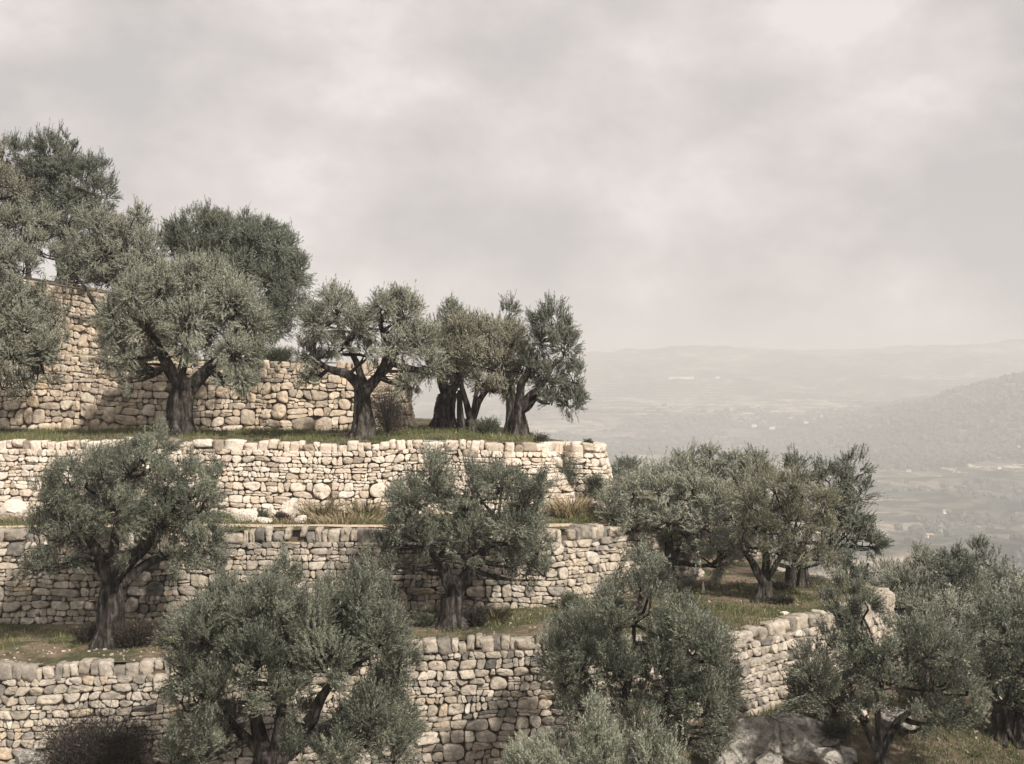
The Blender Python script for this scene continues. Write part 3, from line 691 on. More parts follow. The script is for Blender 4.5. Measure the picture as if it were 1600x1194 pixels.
olive('old olive with dark hollow trunk, rearmost in the cluster ending the grassy ledge', 45.3, (692, 671), (700, 612), 33,
  [[(690, 585), (680, 550), (680, 515)], [(715, 590), (730, 560), (745, 530)]],
  [(680, 530, 22, 30), (705, 505, 26, 22), (735, 520, 28, 30), (712, 548, 28, 30), (690, 580, 20, 18), (740, 560, 24, 26), (707, 484, 12, 10), (720, 592, 20, 14)], 23, 'leaf', .8, G2, ground=L2, tone=.35)
olive('slender twin-stemmed olive with warm pale crown beside a round shrub on the ledge', 42.6, (734, 678), (736, 655), 20,
  [[(726, 620), (716, 590), (712, 550)], [(752, 620), (770, 590), (790, 560)], [(745, 610), (750, 570), (765, 530)]],
  [(700, 540, 26, 36), (722, 515, 26, 24), (760, 520, 34, 28), (800, 530, 30, 32), (815, 570, 20, 34), (780, 570, 36, 32), (740, 560, 32, 32), (755, 598, 26, 18), (795, 605, 24, 20), (710, 580, 20, 20)], 24, 'leaf_pale', .95, G2, ground=L2, tone=.6, twin=(722, 678, 718, 610, 11))
olive('rightmost olive on the grassy ledge, dark crown leaning out to the right over the valley', 41.6, (803, 681), (810, 637), 27,
  [[(825, 620), (850, 600), (870, 560)], [(812, 600), (830, 560), (845, 520)], [(850, 610), (880, 615)]],
  [(860, 500, 30, 26), (845, 530, 30, 28), (880, 545, 32, 34), (900, 590, 24, 26), (890, 630, 28, 22), (860, 590, 30, 30), (835, 580, 24, 30), (858, 625, 20, 18), (838, 500, 18, 16), (908, 622, 16, 14), (885, 515, 18, 18)], 25, 'leaf_dark', .8, G2, ground=L2, tone=.55)
olive('dark narrow olive crown peeping up between the pale crown and the rightmost ledge tree', 46, (800, 668), (798, 600), 22,
  [[(798, 560), (796, 520)]], [(795, 490, 17, 18), (795, 520, 22, 24), (805, 550, 24, 26), (790, 575, 22, 20)], 26, 'leaf_dark', .8, G2, ground=L2)
olive('large olive cut by the left edge, its crown hanging in front of the second wall', 42, (-45, 682), (-40, 600), 40,
  [[(-10, 560), (30, 545), (70, 560)], [(-20, 540), (10, 480)], [(-60, 560), (-90, 500)]],
  [(12, 410, 32, 34), (-20, 430, 44, 44), (45, 462, 26, 24), (0, 490, 44, 40), (48, 505, 36, 34), (78, 545, 28, 28), (40, 560, 40, 30), (-40, 520, 50, 50), (20, 600, 26, 22), (80, 490, 16, 20), (60, 592, 20, 14), (-90, 480, 40, 50)], 27, 'leaf', .95, G2, ground=L2, tone=.45)
# --- above walls
olive('olive with dark V-forked trunk standing in front of the topmost wall', 49.2, (186, 566), (166, 498), 19,
  [[(152, 478), (138, 460), (120, 430)], [(174, 470), (180, 440), (185, 400)], [(186, 490), (200, 460), (215, 420)]],
  [(110, 385, 32, 34), (150, 355, 34, 28), (185, 360, 34, 30), (215, 385, 28, 32), (150, 400, 40, 34), (200, 420, 36, 32), (105, 425, 30, 26), (150, 430, 30, 20), (225, 420, 20, 22), (205, 330, 14, 12), (125, 340, 20, 16), (190, 440, 26, 16), (90, 430, 20, 14)], 28, 'leaf', 1.0, G1, ground=L1, tone=.6, lean=1.3)
olive('wide dark olive standing behind the broad silvery one, its crown bare against the sky', 52.5, (400, 569), (395, 520), 30,
  [[(370, 480), (340, 430), (320, 400)], [(410, 480), (430, 440), (440, 410)], [(380, 470), (385, 420)]],
  [(285, 370, 30, 28), (320, 350, 30, 22), (360, 365, 32, 28), (400, 375, 32, 30), (440, 385, 28, 30), (465, 425, 24, 36), (430, 440, 40, 40), (380, 420, 44, 40), (320, 400, 40, 36), (450, 480, 32, 34), (415, 500, 36, 30), (340, 340, 14, 12), (275, 390, 20, 22), (390, 350, 14, 14), (432, 358, 14, 14), (430, 520, 24, 18)], 29, 'leaf_dark', .9, G1, ground=L1, tone=.75)
olive('tallest dark tree at the top left, rising above all the others against the sky', 55, (100, 452), (98, 400), 26,
  [[(90, 350), (80, 300)], [(110, 350), (130, 300)]],
  [(85, 240, 28, 26), (75, 275, 32, 30), (115, 270, 34, 30), (148, 262, 20, 22), (155, 300, 24, 28), (110, 315, 38, 32), (60, 310, 30, 30), (150, 340, 30, 24), (32, 240, 16, 22), (100, 222, 14, 10), (40, 275, 22, 26), (85, 360, 34, 24)], 30, 'leaf_dark', .9, G1, ground=L0, tone=.4, size=1.05)
olive('brownish-green tree cut by the left edge near the top of the slope', 53, (-25, 440), (-20, 390), 24,
  [[(-10, 340), (0, 290)], [(-40, 340)]],
  [(0, 240, 18, 26), (5, 285, 34, 28), (30, 300, 22, 22), (-30, 270, 40, 40), (0, 330, 36, 28), (-30, 340, 40, 30)], 31, 'leaf_pale', .9, G1, ground=L0, tone=.25)
olive('young olive on a thin straight stem growing on the topmost wall terrace', 52, (44, 438), (43, 402), 9,
  [[(42, 380), (40, 350)]], [(20, 350, 36, 26), (50, 345, 28, 28), (60, 380, 28, 24), (20, 385, 30, 22), (72, 345, 18, 20), (85, 400, 16, 16)], 32, 'leaf', .85, G1, ground=L0, tone=.45)
# --- lower terrace (L4)
olive('great old olive with a massive fluted trunk on the lower terrace at the left', 30.8, (174, 1010), (178, 905), 46,
  [[(158, 870), (135, 835), (110, 800)], [(212, 868), (240, 830), (265, 790)], [(180, 850), (185, 790), (195, 740)], [(250, 870), (300, 850)]],
  [(90, 780, 42, 40), (75, 835, 36, 36), (130, 745, 44, 36), (185, 735, 42, 36), (225, 720, 34, 34), (275, 750, 42, 36), (315, 790, 34, 40), (200, 790, 54, 46), (130, 810, 50, 42), (260, 810, 48, 42), (330, 850, 34, 32), (290, 865, 36, 28), (110, 865, 38, 26), (60, 880, 22, 18), (225, 860, 34, 24), (330, 745, 16, 16), (240, 695, 16, 12), (345, 880, 18, 14)], 41, 'leaf', .82, G4, ground=L4, tone=.28)
olive('olive with a wide V-shaped trunk in front of the grey wall, mid-picture', 31.5, (706, 984), (708, 928), 40,
  [[(696, 895), (680, 870), (660, 830)], [(738, 890), (760, 850), (785, 800)], [(690, 860), (720, 800)], [(765, 850), (820, 840)]],
  [(640, 780, 38, 34), (675, 735, 30, 32), (690, 775, 38, 36), (625, 820, 32, 30), (740, 760, 34, 32), (780, 755, 36, 30), (820, 780, 34, 34), (800, 820, 44, 36), (735, 825, 44, 36), (840, 850, 32, 34), (668, 840, 36, 28), (625, 880, 28, 20), (800, 870, 36, 26), (845, 895, 28, 20), (845, 760, 14, 16), (725, 868, 24, 14), (600, 850, 16, 16)], 42, 'leaf', .95, G4, ground=L4, tone=.30)
olive('olive leaning against the end of the grey wall, with a low branch reaching right', 36, (1046, 915), (1044, 872), 27,
  [[(1000, 860), (975, 850), (955, 820)], [(1045, 840), (1050, 800), (1055, 770)], [(1070, 880), (1100, 885), (1120, 880)], [(1075, 840), (1110, 810)]],
  [(955, 800, 30, 34), (985, 765, 34, 28), (1030, 760, 36, 30), (1075, 755, 34, 28), (1110, 775, 30, 30), (1140, 800, 24, 26), (1100, 815, 38, 30), (1040, 805, 44, 34), (985, 815, 36, 30), (1120, 850, 40, 28), (1150, 850, 16, 18), (970, 860, 28, 22), (1080, 855, 24, 18), (1125, 880, 26, 14), (1010, 860, 20, 16)], 43, 'leaf', .9, G4, ground=L4, tone=.7)
olive('olive with rounded crown and three-way fork on the grassy point at the right', 34, (1192, 942), (1196, 905), 27,
  [[(1178, 885), (1165, 865), (1155, 840)], [(1198, 870), (1195, 835), (1200, 800)], [(1213, 880), (1230, 855), (1245, 820)]],
  [(1170, 780, 34, 30), (1205, 760, 34, 26), (1245, 765, 34, 26), (1280, 790, 26, 34), (1290, 835, 22, 32), (1240, 810, 42, 34), (1190, 820, 38, 32), (1160, 815, 24, 28), (1260, 860, 34, 24), (1215, 855, 34, 20), (1290, 870, 16, 14), (1175, 855, 18, 14)], 44, 'leaf_pale', .95, G4, ground=L4, tone=.45)
olive('dark double-trunked olive behind the round-crowned one, against the valley', 36.4, (1238, 920), (1240, 885), 22,
  [[(1255, 850), (1290, 810), (1310, 770)], [(1270, 860), (1310, 850)]],
  [(1305, 750, 24, 32), (1335, 735, 22, 20), (1335, 770, 30, 30), (1345, 810, 26, 30), (1320, 830, 34, 32), (1350, 850, 28, 18), (1310, 795, 28, 30), (1240, 730, 24, 16), (1300, 860, 24, 20), (1368, 852, 12, 10), (1275, 745, 16, 18)], 45, 'leaf_dark', .95, G4, ground=L4, tone=.35, twin=(1256, 920, 1256, 880, 18), deep=.35)
# --- behind the rim
for i, (lab, Y, bx, lobes, lf) in enumerate([
  ('pale distant crown rising behind the low-branched olive at the wall end', 47, 1090, [(1075, 725, 26, 20), (1105, 715, 28, 18), (1090, 750, 40, 30), (1060, 750, 24, 24), (1120, 745, 24, 24), (1090, 790, 40, 30)], 'leaf'),
  ('crown behind the gap between the low-branched and the round-crowned olives', 46, 1160, [(1145, 720, 24, 18), (1180, 722, 26, 18), (1160, 748, 36, 26), (1195, 745, 20, 22), (1160, 785, 36, 26)], 'leaf'),
  ('small dark bushy tree just right of the cream wall end', 48, 975, [(975, 735, 24, 20), (965, 752, 24, 18), (990, 755, 24, 18), (975, 780, 34, 24)], 'leaf_dark'),
  ('dark tree growing below the rim beneath the dark double-trunked crown', 43, 1335, [(1330, 880, 22, 20), (1315, 895, 20, 18), (1345, 900, 18, 20), (1330, 920, 30, 20)], 'leaf_dark'),
  ('olive with a feathery pale top at the left of the right-hand background group', 42, 1415, [(1440, 875, 28, 22), (1400, 900, 34, 26), (1370, 915, 24, 20), (1430, 920, 36, 30), (1395, 945, 36, 26)], 'leaf'),
  ('dark dense olive topping the right-hand background group', 41, 1515, [(1535, 872, 26, 22), (1500, 885, 28, 24), (1475, 895, 26, 22), (1550, 900, 24, 22), (1510, 925, 46, 34), (1465, 930, 34, 28)], 'leaf_dark'),
  ('olive cut by the right edge in the background group', 37, 1590, [(1560, 930, 32, 28), (1600, 930, 34, 32), (1580, 970, 44, 36), (1530, 960, 30, 28), (1620, 980, 40, 40)], 'leaf'),
  ('mid-distance olive filling the gap right of the terrace tip', 36, 1455, [(1440, 950, 34, 26), (1480, 945, 36, 26), (1500, 980, 40, 34), (1450, 990, 40, 34), (1428, 992, 24, 28)], 'leaf')]):
    lo = max(l[1] + l[3] for l in lobes); ybase = lo + 55
    olive(lab, Y, (bx, ybase), (bx, lo - 12), 20, [[(bx - 10, lo - 30), (bx - 16, lo - 55)], [(bx + 12, lo - 30), (bx + 22, lo - 60)]], lobes, 60 + i, lf, .9, GB, ground=base, tone=[.5, .45, .5, .4, .5, .5, .45, .4][i])
# --- foreground
olive('big bushy foreground olive hiding the lowest wall, left of centre', 25, (430, 1275), (425, 1190), 50,
  [[(400, 1130), (392, 1080), (400, 1030)], [(485, 1130), (505, 1085), (530, 1050)], [(440, 1110), (450, 1050), (460, 1010)], [(370, 1140), (335, 1100)], [(520, 1130), (570, 1100)]],
  [(330, 972, 48, 42), (395, 945, 44, 38), (345, 930, 22, 18), (440, 938, 40, 34), (500, 958, 46, 40), (560, 945, 44, 38), (600, 980, 44, 48), (625, 1040, 36, 44), (420, 1000, 60, 50), (520, 1010, 60, 50), (300, 1030, 44, 46), (350, 1060, 50, 40), (290, 1100, 34, 40), (590, 1100, 52, 50), (620, 1160, 40, 46), (540, 1160, 46, 40), (340, 1150, 44, 40), (450, 1070, 50, 40), (572, 915, 16, 14), (430, 912, 18, 14), (285, 985, 26, 24), (470, 1150, 36, 30), (280, 1170, 30, 34)], 51, 'leaf', 1.15, GF, ground=base, tone=.30, up=.75, size=.9)
olive('rounded foreground olive right of centre, in front of the bend of the lowest wall', 25.5, (985, 1262), (975, 1200), 44,
  [[(945, 1130), (920, 1070), (900, 1010)], [(1010, 1130), (1060, 1070), (1090, 1020)], [(975, 1110), (985, 1030), (990, 960)]],
  [(905, 990, 44, 40), (955, 950, 42, 38), (1005, 930, 36, 38), (1015, 890, 16, 18), (1060, 970, 44, 40), (1105, 1010, 42, 42), (1130, 1070, 34, 44), (880, 1050, 40, 40), (950, 1030, 56, 46), (1030, 1040, 56, 46), (1090, 1090, 46, 44), (1130, 1125, 28, 32), (905, 1100, 44, 34), (990, 1110, 46, 36), (1060, 1140, 40, 34), (865, 1020, 26, 26), (1120, 1160, 28, 26)], 52, 'leaf', 1.05, GF, ground=base, tone=.28, up=.75, size=.9)
olive('foreground olive with a clear dark forked trunk at the bottom right', 26.6, (1371, 1212), (1376, 1172), 28,
  [[(1352, 1130), (1330, 1100), (1300, 1060)], [(1398, 1135), (1425, 1105), (1455, 1070)], [(1372, 1110), (1370, 1050), (1365, 1000)]],
  [(1265, 1048, 38, 34), (1318, 1012, 38, 32), (1360, 1002, 38, 28), (1425, 998, 38, 30), (1465, 1010, 42, 40), (1495, 1060, 38, 40), (1440, 1050, 50, 42), (1360, 1050, 56, 40), (1290, 1080, 44, 34), (1510, 1105, 32, 28), (1460, 1110, 44, 30), (1250, 1085, 28, 26), (1420, 1105, 26, 20), (1312, 950, 22, 20), (1336, 934, 15, 13), (1330, 985, 20, 16), (1335, 1095, 30, 18)], 53, 'leaf', .76, GF, ground=base, tone=.30, up=.7, size=.9)
olive('thick twin-trunked olive at the bottom right corner, dark beneath its crown', 28.4, (1566, 1186), (1567, 1110), 34,
  [[(1550, 1080), (1530, 1040)], [(1580, 1070), (1600, 1020)]],
  [(1560, 990, 40, 34), (1600, 970, 40, 40), (1535, 1040, 34, 36), (1590, 1040, 48, 44), (1640, 1030, 44, 50), (1560, 1085, 38, 26), (1610, 1090, 40, 28), (1545, 950, 28, 26), (1660, 980, 40, 40)], 54, 'leaf', .95, GF, ground=base, tone=.25, twin=(1598, 1188, 1598, 1100, 30))
olive('nearest olive, only its bright upright top shoots showing at the bottom edge', 18.5, (940, 1420), (940, 1330), 50,
  [[(880, 1260), (850, 1200)], [(1000, 1260), (1040, 1210)], [(940, 1240), (940, 1180)]],
  [(830, 1200, 36, 30), (880, 1205, 36, 30), (920, 1180, 32, 34), (970, 1205, 36, 30), (1020, 1200, 36, 28), (1060, 1215, 30, 26), (930, 1250, 56, 44), (860, 1260, 46, 40), (1000, 1260, 56, 40), (800, 1235, 26, 26), (935, 1150, 16, 18)], 55, 'leaf', .85, GF, ground=base, tone=.75, up=1.0, size=.85)

# ------------------------------------------------------------------ shrubs, grasses
def lvl(k): return LV[k]
def shrub(label, px, Y, k, w_, h_, seed, m='shrub', dens=1.2, group='shrubs at the feet of the trees and walls', name='shrub', up=.9, cat='shrub', zoff=0, tone=.4):
    rg = np.random.default_rng(seed); x = X(px, Y); z = float(LV[k](np.array(x), np.array(Y))) + zoff; s = Y / F; ac = Acc(); rx, rz = w_ * s / 2, h_ * s
    n = int(260 * dens * max(.15, rx * rz * 2) / .3) ; n = min(n, 3000)
    th = rg.uniform(0, 6.283, n); q_ = rg.uniform(0, 1, n) ** .6; c = np.stack([np.cos(th) * q_ * rx * .55, np.sin(th) * q_ * rx * .55, rg.uniform(0, .45, n) * rz], 1) + [x, Y, z]
    D = unit(np.stack([np.cos(th) * q_ * .9, np.sin(th) * q_ * .9, np.full(n, up)], 1) + rg.normal(0, .38, (n, 3))); Ln = rz * rg.uniform(.25, .62, n) * (1 + .45 * vnoise3(D, 2.6, seed))
    V, Fq, tn = leaves_on_twigs(c, D, Ln, 8, .055, .014, np.clip(rg.normal(tone, .15, n), 0, 1), rg, False); ac.add(V, Fq, 0, tn)
    for i in range(0, n, 12):
        V, Q = tube(np.array([[x, Y, z - .05], (c[i] + [x, Y, z]) / 2, c[i] + D[i] * Ln[i]]), [.012, .008, .003], 3); ac.add(V, Q, 1)
    o = ac.build(name, [M[m], M['bark']], None, False, (x, Y, z)); tag(o, label, cat, group); return o
def tuft(label, px, Y, k, w_, h_, seed, m='straw', n=420, zoff=0, group='dry grass clumps by the walls', tone=.5):
    rg = np.random.default_rng(seed); x = X(px, Y); z = float(LV[k](np.array(x), np.array(Y))) + zoff; s = Y / F; rx, rz = w_ * s / 2, h_ * s
    th = rg.uniform(0, 6.283, n); q_ = np.sqrt(rg.uniform(0, 1, n)); p = np.stack([np.cos(th) * q_ * rx * .9, np.sin(th) * q_ * rx * .5, np.full(n, -.03)], 1) + [x, Y, z]
    D = unit(np.stack([np.cos(th) * q_ * .4, np.sin(th) * q_ * .4, np.ones(n)], 1) + rg.normal(0, .3, (n, 3))); L = rz * rg.uniform(.3, 1.0, (n, 1)) * (1 + .3 * fbm(p[:, :1] * 3, p[:, 1:2] * 3, 1, 2, seed))
    sd2 = unit(np.cross(D, rg.normal(0, 1, (n, 3)))) * .009; mid = p + D * L * .6; tip = p + D * L + np.stack([np.cos(th), np.sin(th), -.6 + 0 * th], 1) * L * .2
    V = np.stack([p - sd2, p + sd2, mid + sd2 * .8, tip, mid - sd2 * .8], 1).reshape(-1, 3)
    o = mesh('grass_clump', V, [(np.arange(n * 5).reshape(n, 5), 0, np.clip(rg.normal(tone, .2, n), 0, 1))], [M[m]], None, False, loc=(x, Y, z)); tag(o, label, 'grass clump', group); return o
shrub('round grey-green shrub beside the slender twin-stemmed olive on the ledge', 762, 41.6, 2, 44, 34, 201, tone=.5)
shrub('bare brown bush between the swollen-rooted olive and the second wall', 607, 43.5, 2, 50, 90, 202, 'twiggy', .5, up=1.4)
shrub('low green bush topping the second wall behind the ledge trees', 432, 46.6, 1, 70, 30, 203, tone=.3)
shrub('dark twiggy shrub hugging the right side of the massive fluted trunk', 213, 30.6, 4, 70, 46, 204, 'twiggy', 1.4, tone=.4)
shrub('dark low shrub at the left foot of the massive fluted trunk', 135, 31.0, 4, 44, 34, 205, 'twiggy', 1.2, tone=.3)
shrub('low dark shrub at the right foot of the V-shaped trunk', 742, 31.6, 4, 46, 38, 206, 'twiggy', 1.3, tone=.4)
shrub('low dark shrub at the left foot of the V-shaped trunk', 665, 31.6, 4, 40, 26, 207, 'shrub', 1.2, tone=.2)
shrub('wide black-brown bush against the foot of the lowest wall at bottom left', 150, 28.2, 5, 150, 140, 208, 'twiggy', 1.7, up=.8, zoff=.3, tone=0)
shrub('ivy-like dark plant filling the gully in the cream wall', 876, 38.5, 3, 26, 104, 209, 'shrub', 1.6, up=1.6, tone=.15)
shrub('oval dark bush against the right end of the cream wall', 930, 38.3, 3, 20, 46, 210, 'shrub', 2.2, up=1.5, zoff=.35, tone=.3)
shrub('green bush at the foot of the grey wall below the oval bush', 893, 33.2, 4, 34, 36, 211, 'shrub', 1.2)
shrub('low dark plant near the trunk of the olive leaning at the wall end', 1062, 35.2, 4, 60, 26, 212, 'shrub', 1.2, tone=.3)
shrub('dark brush round the base of the dark double-trunked olive', 1222, 35.7, 4, 50, 18, 213, 'twiggy', 1.2)
shrub('flat dark brush at the foot of the three-way forked olive', 1222, 33.8, 4, 50, 16, 214, 'twiggy', 1.1, tone=.2)
shrub('reddish dry bush among the rocks at the foot of the curving wall', 1290, 29.2, 5, 60, 60, 215, 'twiggy', 1.1, tone=.6)
shrub('low green plant at the foot of the rocks at the bottom right', 1300, 28.2, 5, 80, 34, 216, 'shrub', 1.3, tone=.3)
shrub('dark bush in the corner where the grey wall meets the foreground olive', 590, 32.8, 4, 60, 70, 217, 'shrub', 1.2, tone=.12)
shrub('small leafy plant sprouting in front of the cream coping, above the massive olive', 160, 37.5, 3, 30, 130, 218, 'shrub', .35, up=2.2, tone=.8)
shrub('dark low bush beside the pale boulder on the narrow path terrace', 403, 36.2, 3, 36, 24, 219, 'shrub', 1.3, tone=.3)
shrub('second dark low bush on the path terrace, between the boulders', 440, 36.1, 3, 30, 18, 220, 'twiggy', 1.3, tone=.5)
shrub('lone tiny sprig at the far end of the ledge coping', 918, 39.4, 2, 10, 12, 221, 'shrub', 1)
shrub('small spiky plant on the coping right of the last ledge tree', 845, 38.9, 2, 26, 18, 222, 'twiggy', .6)
tuft('straw-coloured tuft with dark heart against the foot of the cream wall', 500, 36.6, 3, 44, 50, 231, tone=.35)
tuft('straw tuft against the cream wall left of the central V-trunked crown', 572, 36.5, 3, 50, 44, 232, tone=.3)
tuft('low pale grass between the boulders and the straw tufts on the path terrace', 465, 35.9, 3, 90, 18, 233, n=500, tone=.5)
tuft('long pale grass bordering the path under the straw tufts', 540, 35.6, 3, 120, 24, 234, n=700, tone=.55)
tuft('golden grass patch at the bottom of the gully in the cream wall', 893, 37.0, 3, 62, 46, 235, n=800, tone=.85)
tuft('tall dry brown stalks rising against the cream wall left of the gully', 836, 37.3, 3, 60, 84, 236, n=70, zoff=.0, tone=.45)
tuft('dry grass at the foot of the second wall by the old hollow tree', 648, 44, 2, 50, 16, 237, n=300, tone=.5)
tuft('grey dry grass behind the V-shaped trunk below the grey wall', 775, 32.4, 4, 40, 26, 238, 'straw', 300, tone=.25)
tuft('pale grass tuft at the left end of the path terrace', 30, 36, 3, 60, 20, 239, n=350, tone=.5)

# grass cover: blades over the terraces (uncountable)
gv = []; gt = []
for k, n, rect in ((1, 2500, (-15, 45.6, -7.5, 47.5)), (2, 42000, (-17, 38.0, 3, 45.5)), (3, 20000, (-15, 34.0, 6, 37.6)), (4, 60000, (-14, 29.1, 10.5, 38.5)), (5, 26000, (3.5, 24.5, 13.5, 31.5))):
    x = rng.uniform(rect[0], rect[2], n); y = rng.uniform(rect[1], rect[3], n)
    ok = point_in(GPTS[k], x, y) if k < 5 else ~point_in(GPTS[4], x, y)
    if 0 < k < 5: ok &= ~point_in(GPTS[k - 1], x, y)
    nz = fbm(x, y, .55, 4, 20 + k); ok &= nz + rng.normal(0, .25, n) > -.12
    if k == 3: ok &= (np.abs(y - np.interp(x, [-22, 0, 6], [34.75, 34.75, 36.0])) > .3)
    if k == 4: ok &= ~((x < -6.5) & (y < 30.0))
    x = x[ok]; y = y[ok]; nz = nz[ok]; m = len(x); z = LV[k](x, y) + .01
    p = np.stack([x, y, z], 1); a = rng.uniform(0, 6.283, m); h = rng.uniform(.04, .13, m) * (1 + .5 * nz) * (1.25 if k == 2 else 1)
    sd2 = np.stack([np.cos(a), np.sin(a), 0 * a], 1) * .011; tip = p + np.stack([rng.normal(0, .04, m), rng.normal(0, .04, m), h], 1)
    gv.append(np.stack([p - sd2, p + sd2, tip], 1).reshape(-1, 3)); gt.append(np.clip(rng.normal(.45 if k < 5 else .12, .2, m) + .25 * (fbm(x, y, .3, 2, 31) > .25), 0, 1))
gv = np.concatenate(gv); gt = np.concatenate(gt)
tag(mesh('grass', gv, [(np.arange(len(gv)).reshape(-1, 3), 0, gt)], [M['grass']], None, False), 'short green and straw coloured grass growing on the terraces', 'grass', kind='stuff')

# low weeds: small leafy rosettes over the terraces (uncountable)
WP = []
for k, n, rect in ((2, 110, (-15, 38.2, 2, 45)), (3, 170, (-14, 35.1, 6, 37.2)), (3, 40, (-14, 34.0, 6, 34.4)), (4, 260, (-13, 29.3, 10, 38)), (5, 230, (2, 24.5, 13, 31.5))):
    x = rng.uniform(rect[0], rect[2], n); y = rng.uniform(rect[1], rect[3], n); m = point_in(GPTS[k], x, y) if k < 5 else ~point_in(GPTS[4], x, y)
    if 0 < k < 5: m &= ~point_in(GPTS[k - 1], x, y)
    m &= fbm(x, y, .5, 3, 77) > -.25; x = x[m]; y = y[m]; WP.append(np.stack([x, y, LV[k](x, y), np.exp(rng.normal(-2.3, .45, len(x)))], 1))
WP = np.concatenate(WP); nw = 46; P0 = np.repeat(WP[:, :3], nw, 0); sz = np.repeat(WP[:, 3], nw); P0[:, :2] += rng.normal(0, 1, (len(P0), 2)) * sz[:, None] * .9
D = unit(rng.normal(0, .6, P0.shape) + np.array([0, 0, 1.0])); V, Fq, tn = leaves_on_twigs(P0, D, sz * rng.uniform(.5, 1.6, len(sz)), 3, .05, .014, np.repeat(rng.uniform(0, 1, len(WP)), nw), rng, False)
tag(mesh('weeds', V, [(Fq, 0, tn)], [M['grass']], None, False), 'low dark weeds scattered over the terrace grass', 'weeds', kind='stuff')

# ------------------------------------------------------------------ boulders and rubble
RV, RQ = block_template(26, 3.2)
def boulder(label, px, Y, k, w_, h_, seed, m='grey', depth=None, tilt=0, tone=.6, group='boulders at the feet of the walls', zoff=0, crag=.16):
    rg = np.random.default_rng(seed); s = Y / F; x = X(px, Y); z = float(LV[k](np.array(x), np.array(Y))) + zoff
    rx, rz = w_ * s / 2, h_ * s * .62; ry = depth or rx * .8; V = RV.copy()
    V = V * (1 + crag * vnoise3(V, 1.3, seed)[:, None] * 1.6 + .13 * vnoise3(V, 3.2, seed)[:, None] + .06 * vnoise3(V, 8, seed)[:, None])
    for _ in range(12):                                        # cleave it with planes for broken faces
        nn = unit(rg.normal(0, 1, 3) * [1, 1, .8]); d = V @ nn; lim = rg.uniform(.58, .84); V = V - np.maximum(0, d - lim)[:, None] * nn * .97
    V = V * (1 + .16 * np.abs(vnoise3(V * [1, 1, 2.4], 3.5, seed + 5))[:, None] * -1 + .02 * vnoise3(V, 19, seed)[:, None]); V = V * [rx, ry, rz]; c, s_ = math.cos(tilt), math.sin(tilt)
    V = np.stack([V[:, 0] * c + V[:, 2] * s_, V[:, 1], -V[:, 0] * s_ + V[:, 2] * c], 1) + [x, Y, z + rz * .45]
    o = mesh('boulder', V, [(RQ, 0, np.full(len(RQ), tone))], [M[m]], None, m != 'rock', loc=(x, Y, z)); tag(o, label, 'boulder', group); return o
boulder('large pale squarish boulder at the foot of the grey wall, right of the massive trunk', 277, 33.1, 4, 46, 36, 301, 'cream', tone=.7)
boulder('long pale boulder at the left end of the boulders beside the path', 382, 36.0, 3, 46, 30, 302, 'cream', tone=.8, tilt=.3)
boulder('tallest rounded boulder beside the path, leaning on the cream wall', 452, 36.6, 3, 32, 36, 303, 'cream', tone=.7)
boulder('flat pale boulder on the path edge, right of the two dark bushes', 470, 35.8, 3, 26, 16, 304, 'cream', tone=.8)
boulder('small boulder tucked behind the two low bushes beside the path', 425, 36.4, 3, 22, 24, 305, 'cream', tone=.6)
boulder('low pale stone between the bushes at the path edge', 415, 35.8, 3, 30, 12, 306, 'cream', tone=.7)
boulder('big pale rock slab at the far left, at the foot of the cream wall', 22, 36.6, 3, 52, 40, 307, 'cream', tone=.7)
boulder('boulder beside the crown of the V-trunked olive at the foot of the grey wall', 625, 32.9, 4, 30, 44, 308, 'buff', tone=.5)
boulder('huge dark-faced rock at the left of the outcrop under the curving wall', 1166, 27.5, 5, 84, 92, 309, 'rock', .5, .35, .5, crag=.26, zoff=-.1)
boulder('long sloping slab of the rock outcrop, running down to the right', 1226, 27.6, 5, 140, 64, 310, 'rock', .5, .50, .8, crag=.26, zoff=-.02)
boulder('pale ridged rock at the right end of the outcrop', 1262, 28.1, 5, 120, 44, 311, 'rock', .35, .62, 1.0, crag=.2)
boulder('pale broken block lying in front of the dark-faced rock at the wall foot', 1200, 26.9, 5, 56, 40, 321, 'rock', .35, .3, 1.0, crag=.25)
boulder('low broken rock at the lower right tip of the sloping outcrop', 1296, 27.3, 5, 70, 30, 322, 'rock', .35, .45, .9, crag=.25)
boulder('small grey rock left of the forked trunk, below the jagged pale one', 1328, 27.4, 5, 34, 24, 323, 'rock', .25, .2, .7, crag=.25)
boulder('rounded grey rock half hidden behind the round foreground olive', 1132, 27.0, 5, 70, 66, 312, 'rock', .7, .2, .6)
boulder('low rock lying behind the forked trunk at the bottom right', 1405, 28.8, 5, 60, 30, 313, 'rock', .6, .35, .7)
boulder('jagged pale rock left of the forked trunk at the bottom right', 1330, 29.6, 5, 60, 40, 314, 'cream', .5, .5, .4)
boulder('small pale rock by the thick twin trunks near the right edge', 1562, 31, 5, 26, 34, 315, 'cream', .4, .1, .5)
boulder('broad pale slab in the bottom left corner', 25, 27.7, 5, 120, 40, 316, 'rock', .7, .25, .4)
boulder('upright pointed stone beside the black-brown bush at the bottom left', 78, 28.0, 5, 24, 44, 317, 'rock', .25, -.1, .8)
boulder('mossy boulder behind the corner slab at the bottom left', 48, 28.3, 5, 60, 46, 318, 'rock', .4, .1, .5)
boulder('flat light stone lying in the grass right of the three-way forked olive', 1225, 32.4, 4, 18, 6, 319, 'cream', tone=.8)
boulder('small standing pale marker stone in the grass near the end of the grey wall', 1099, 35.1, 4, 5, 22, 320, 'cream', .06, 0, .8)
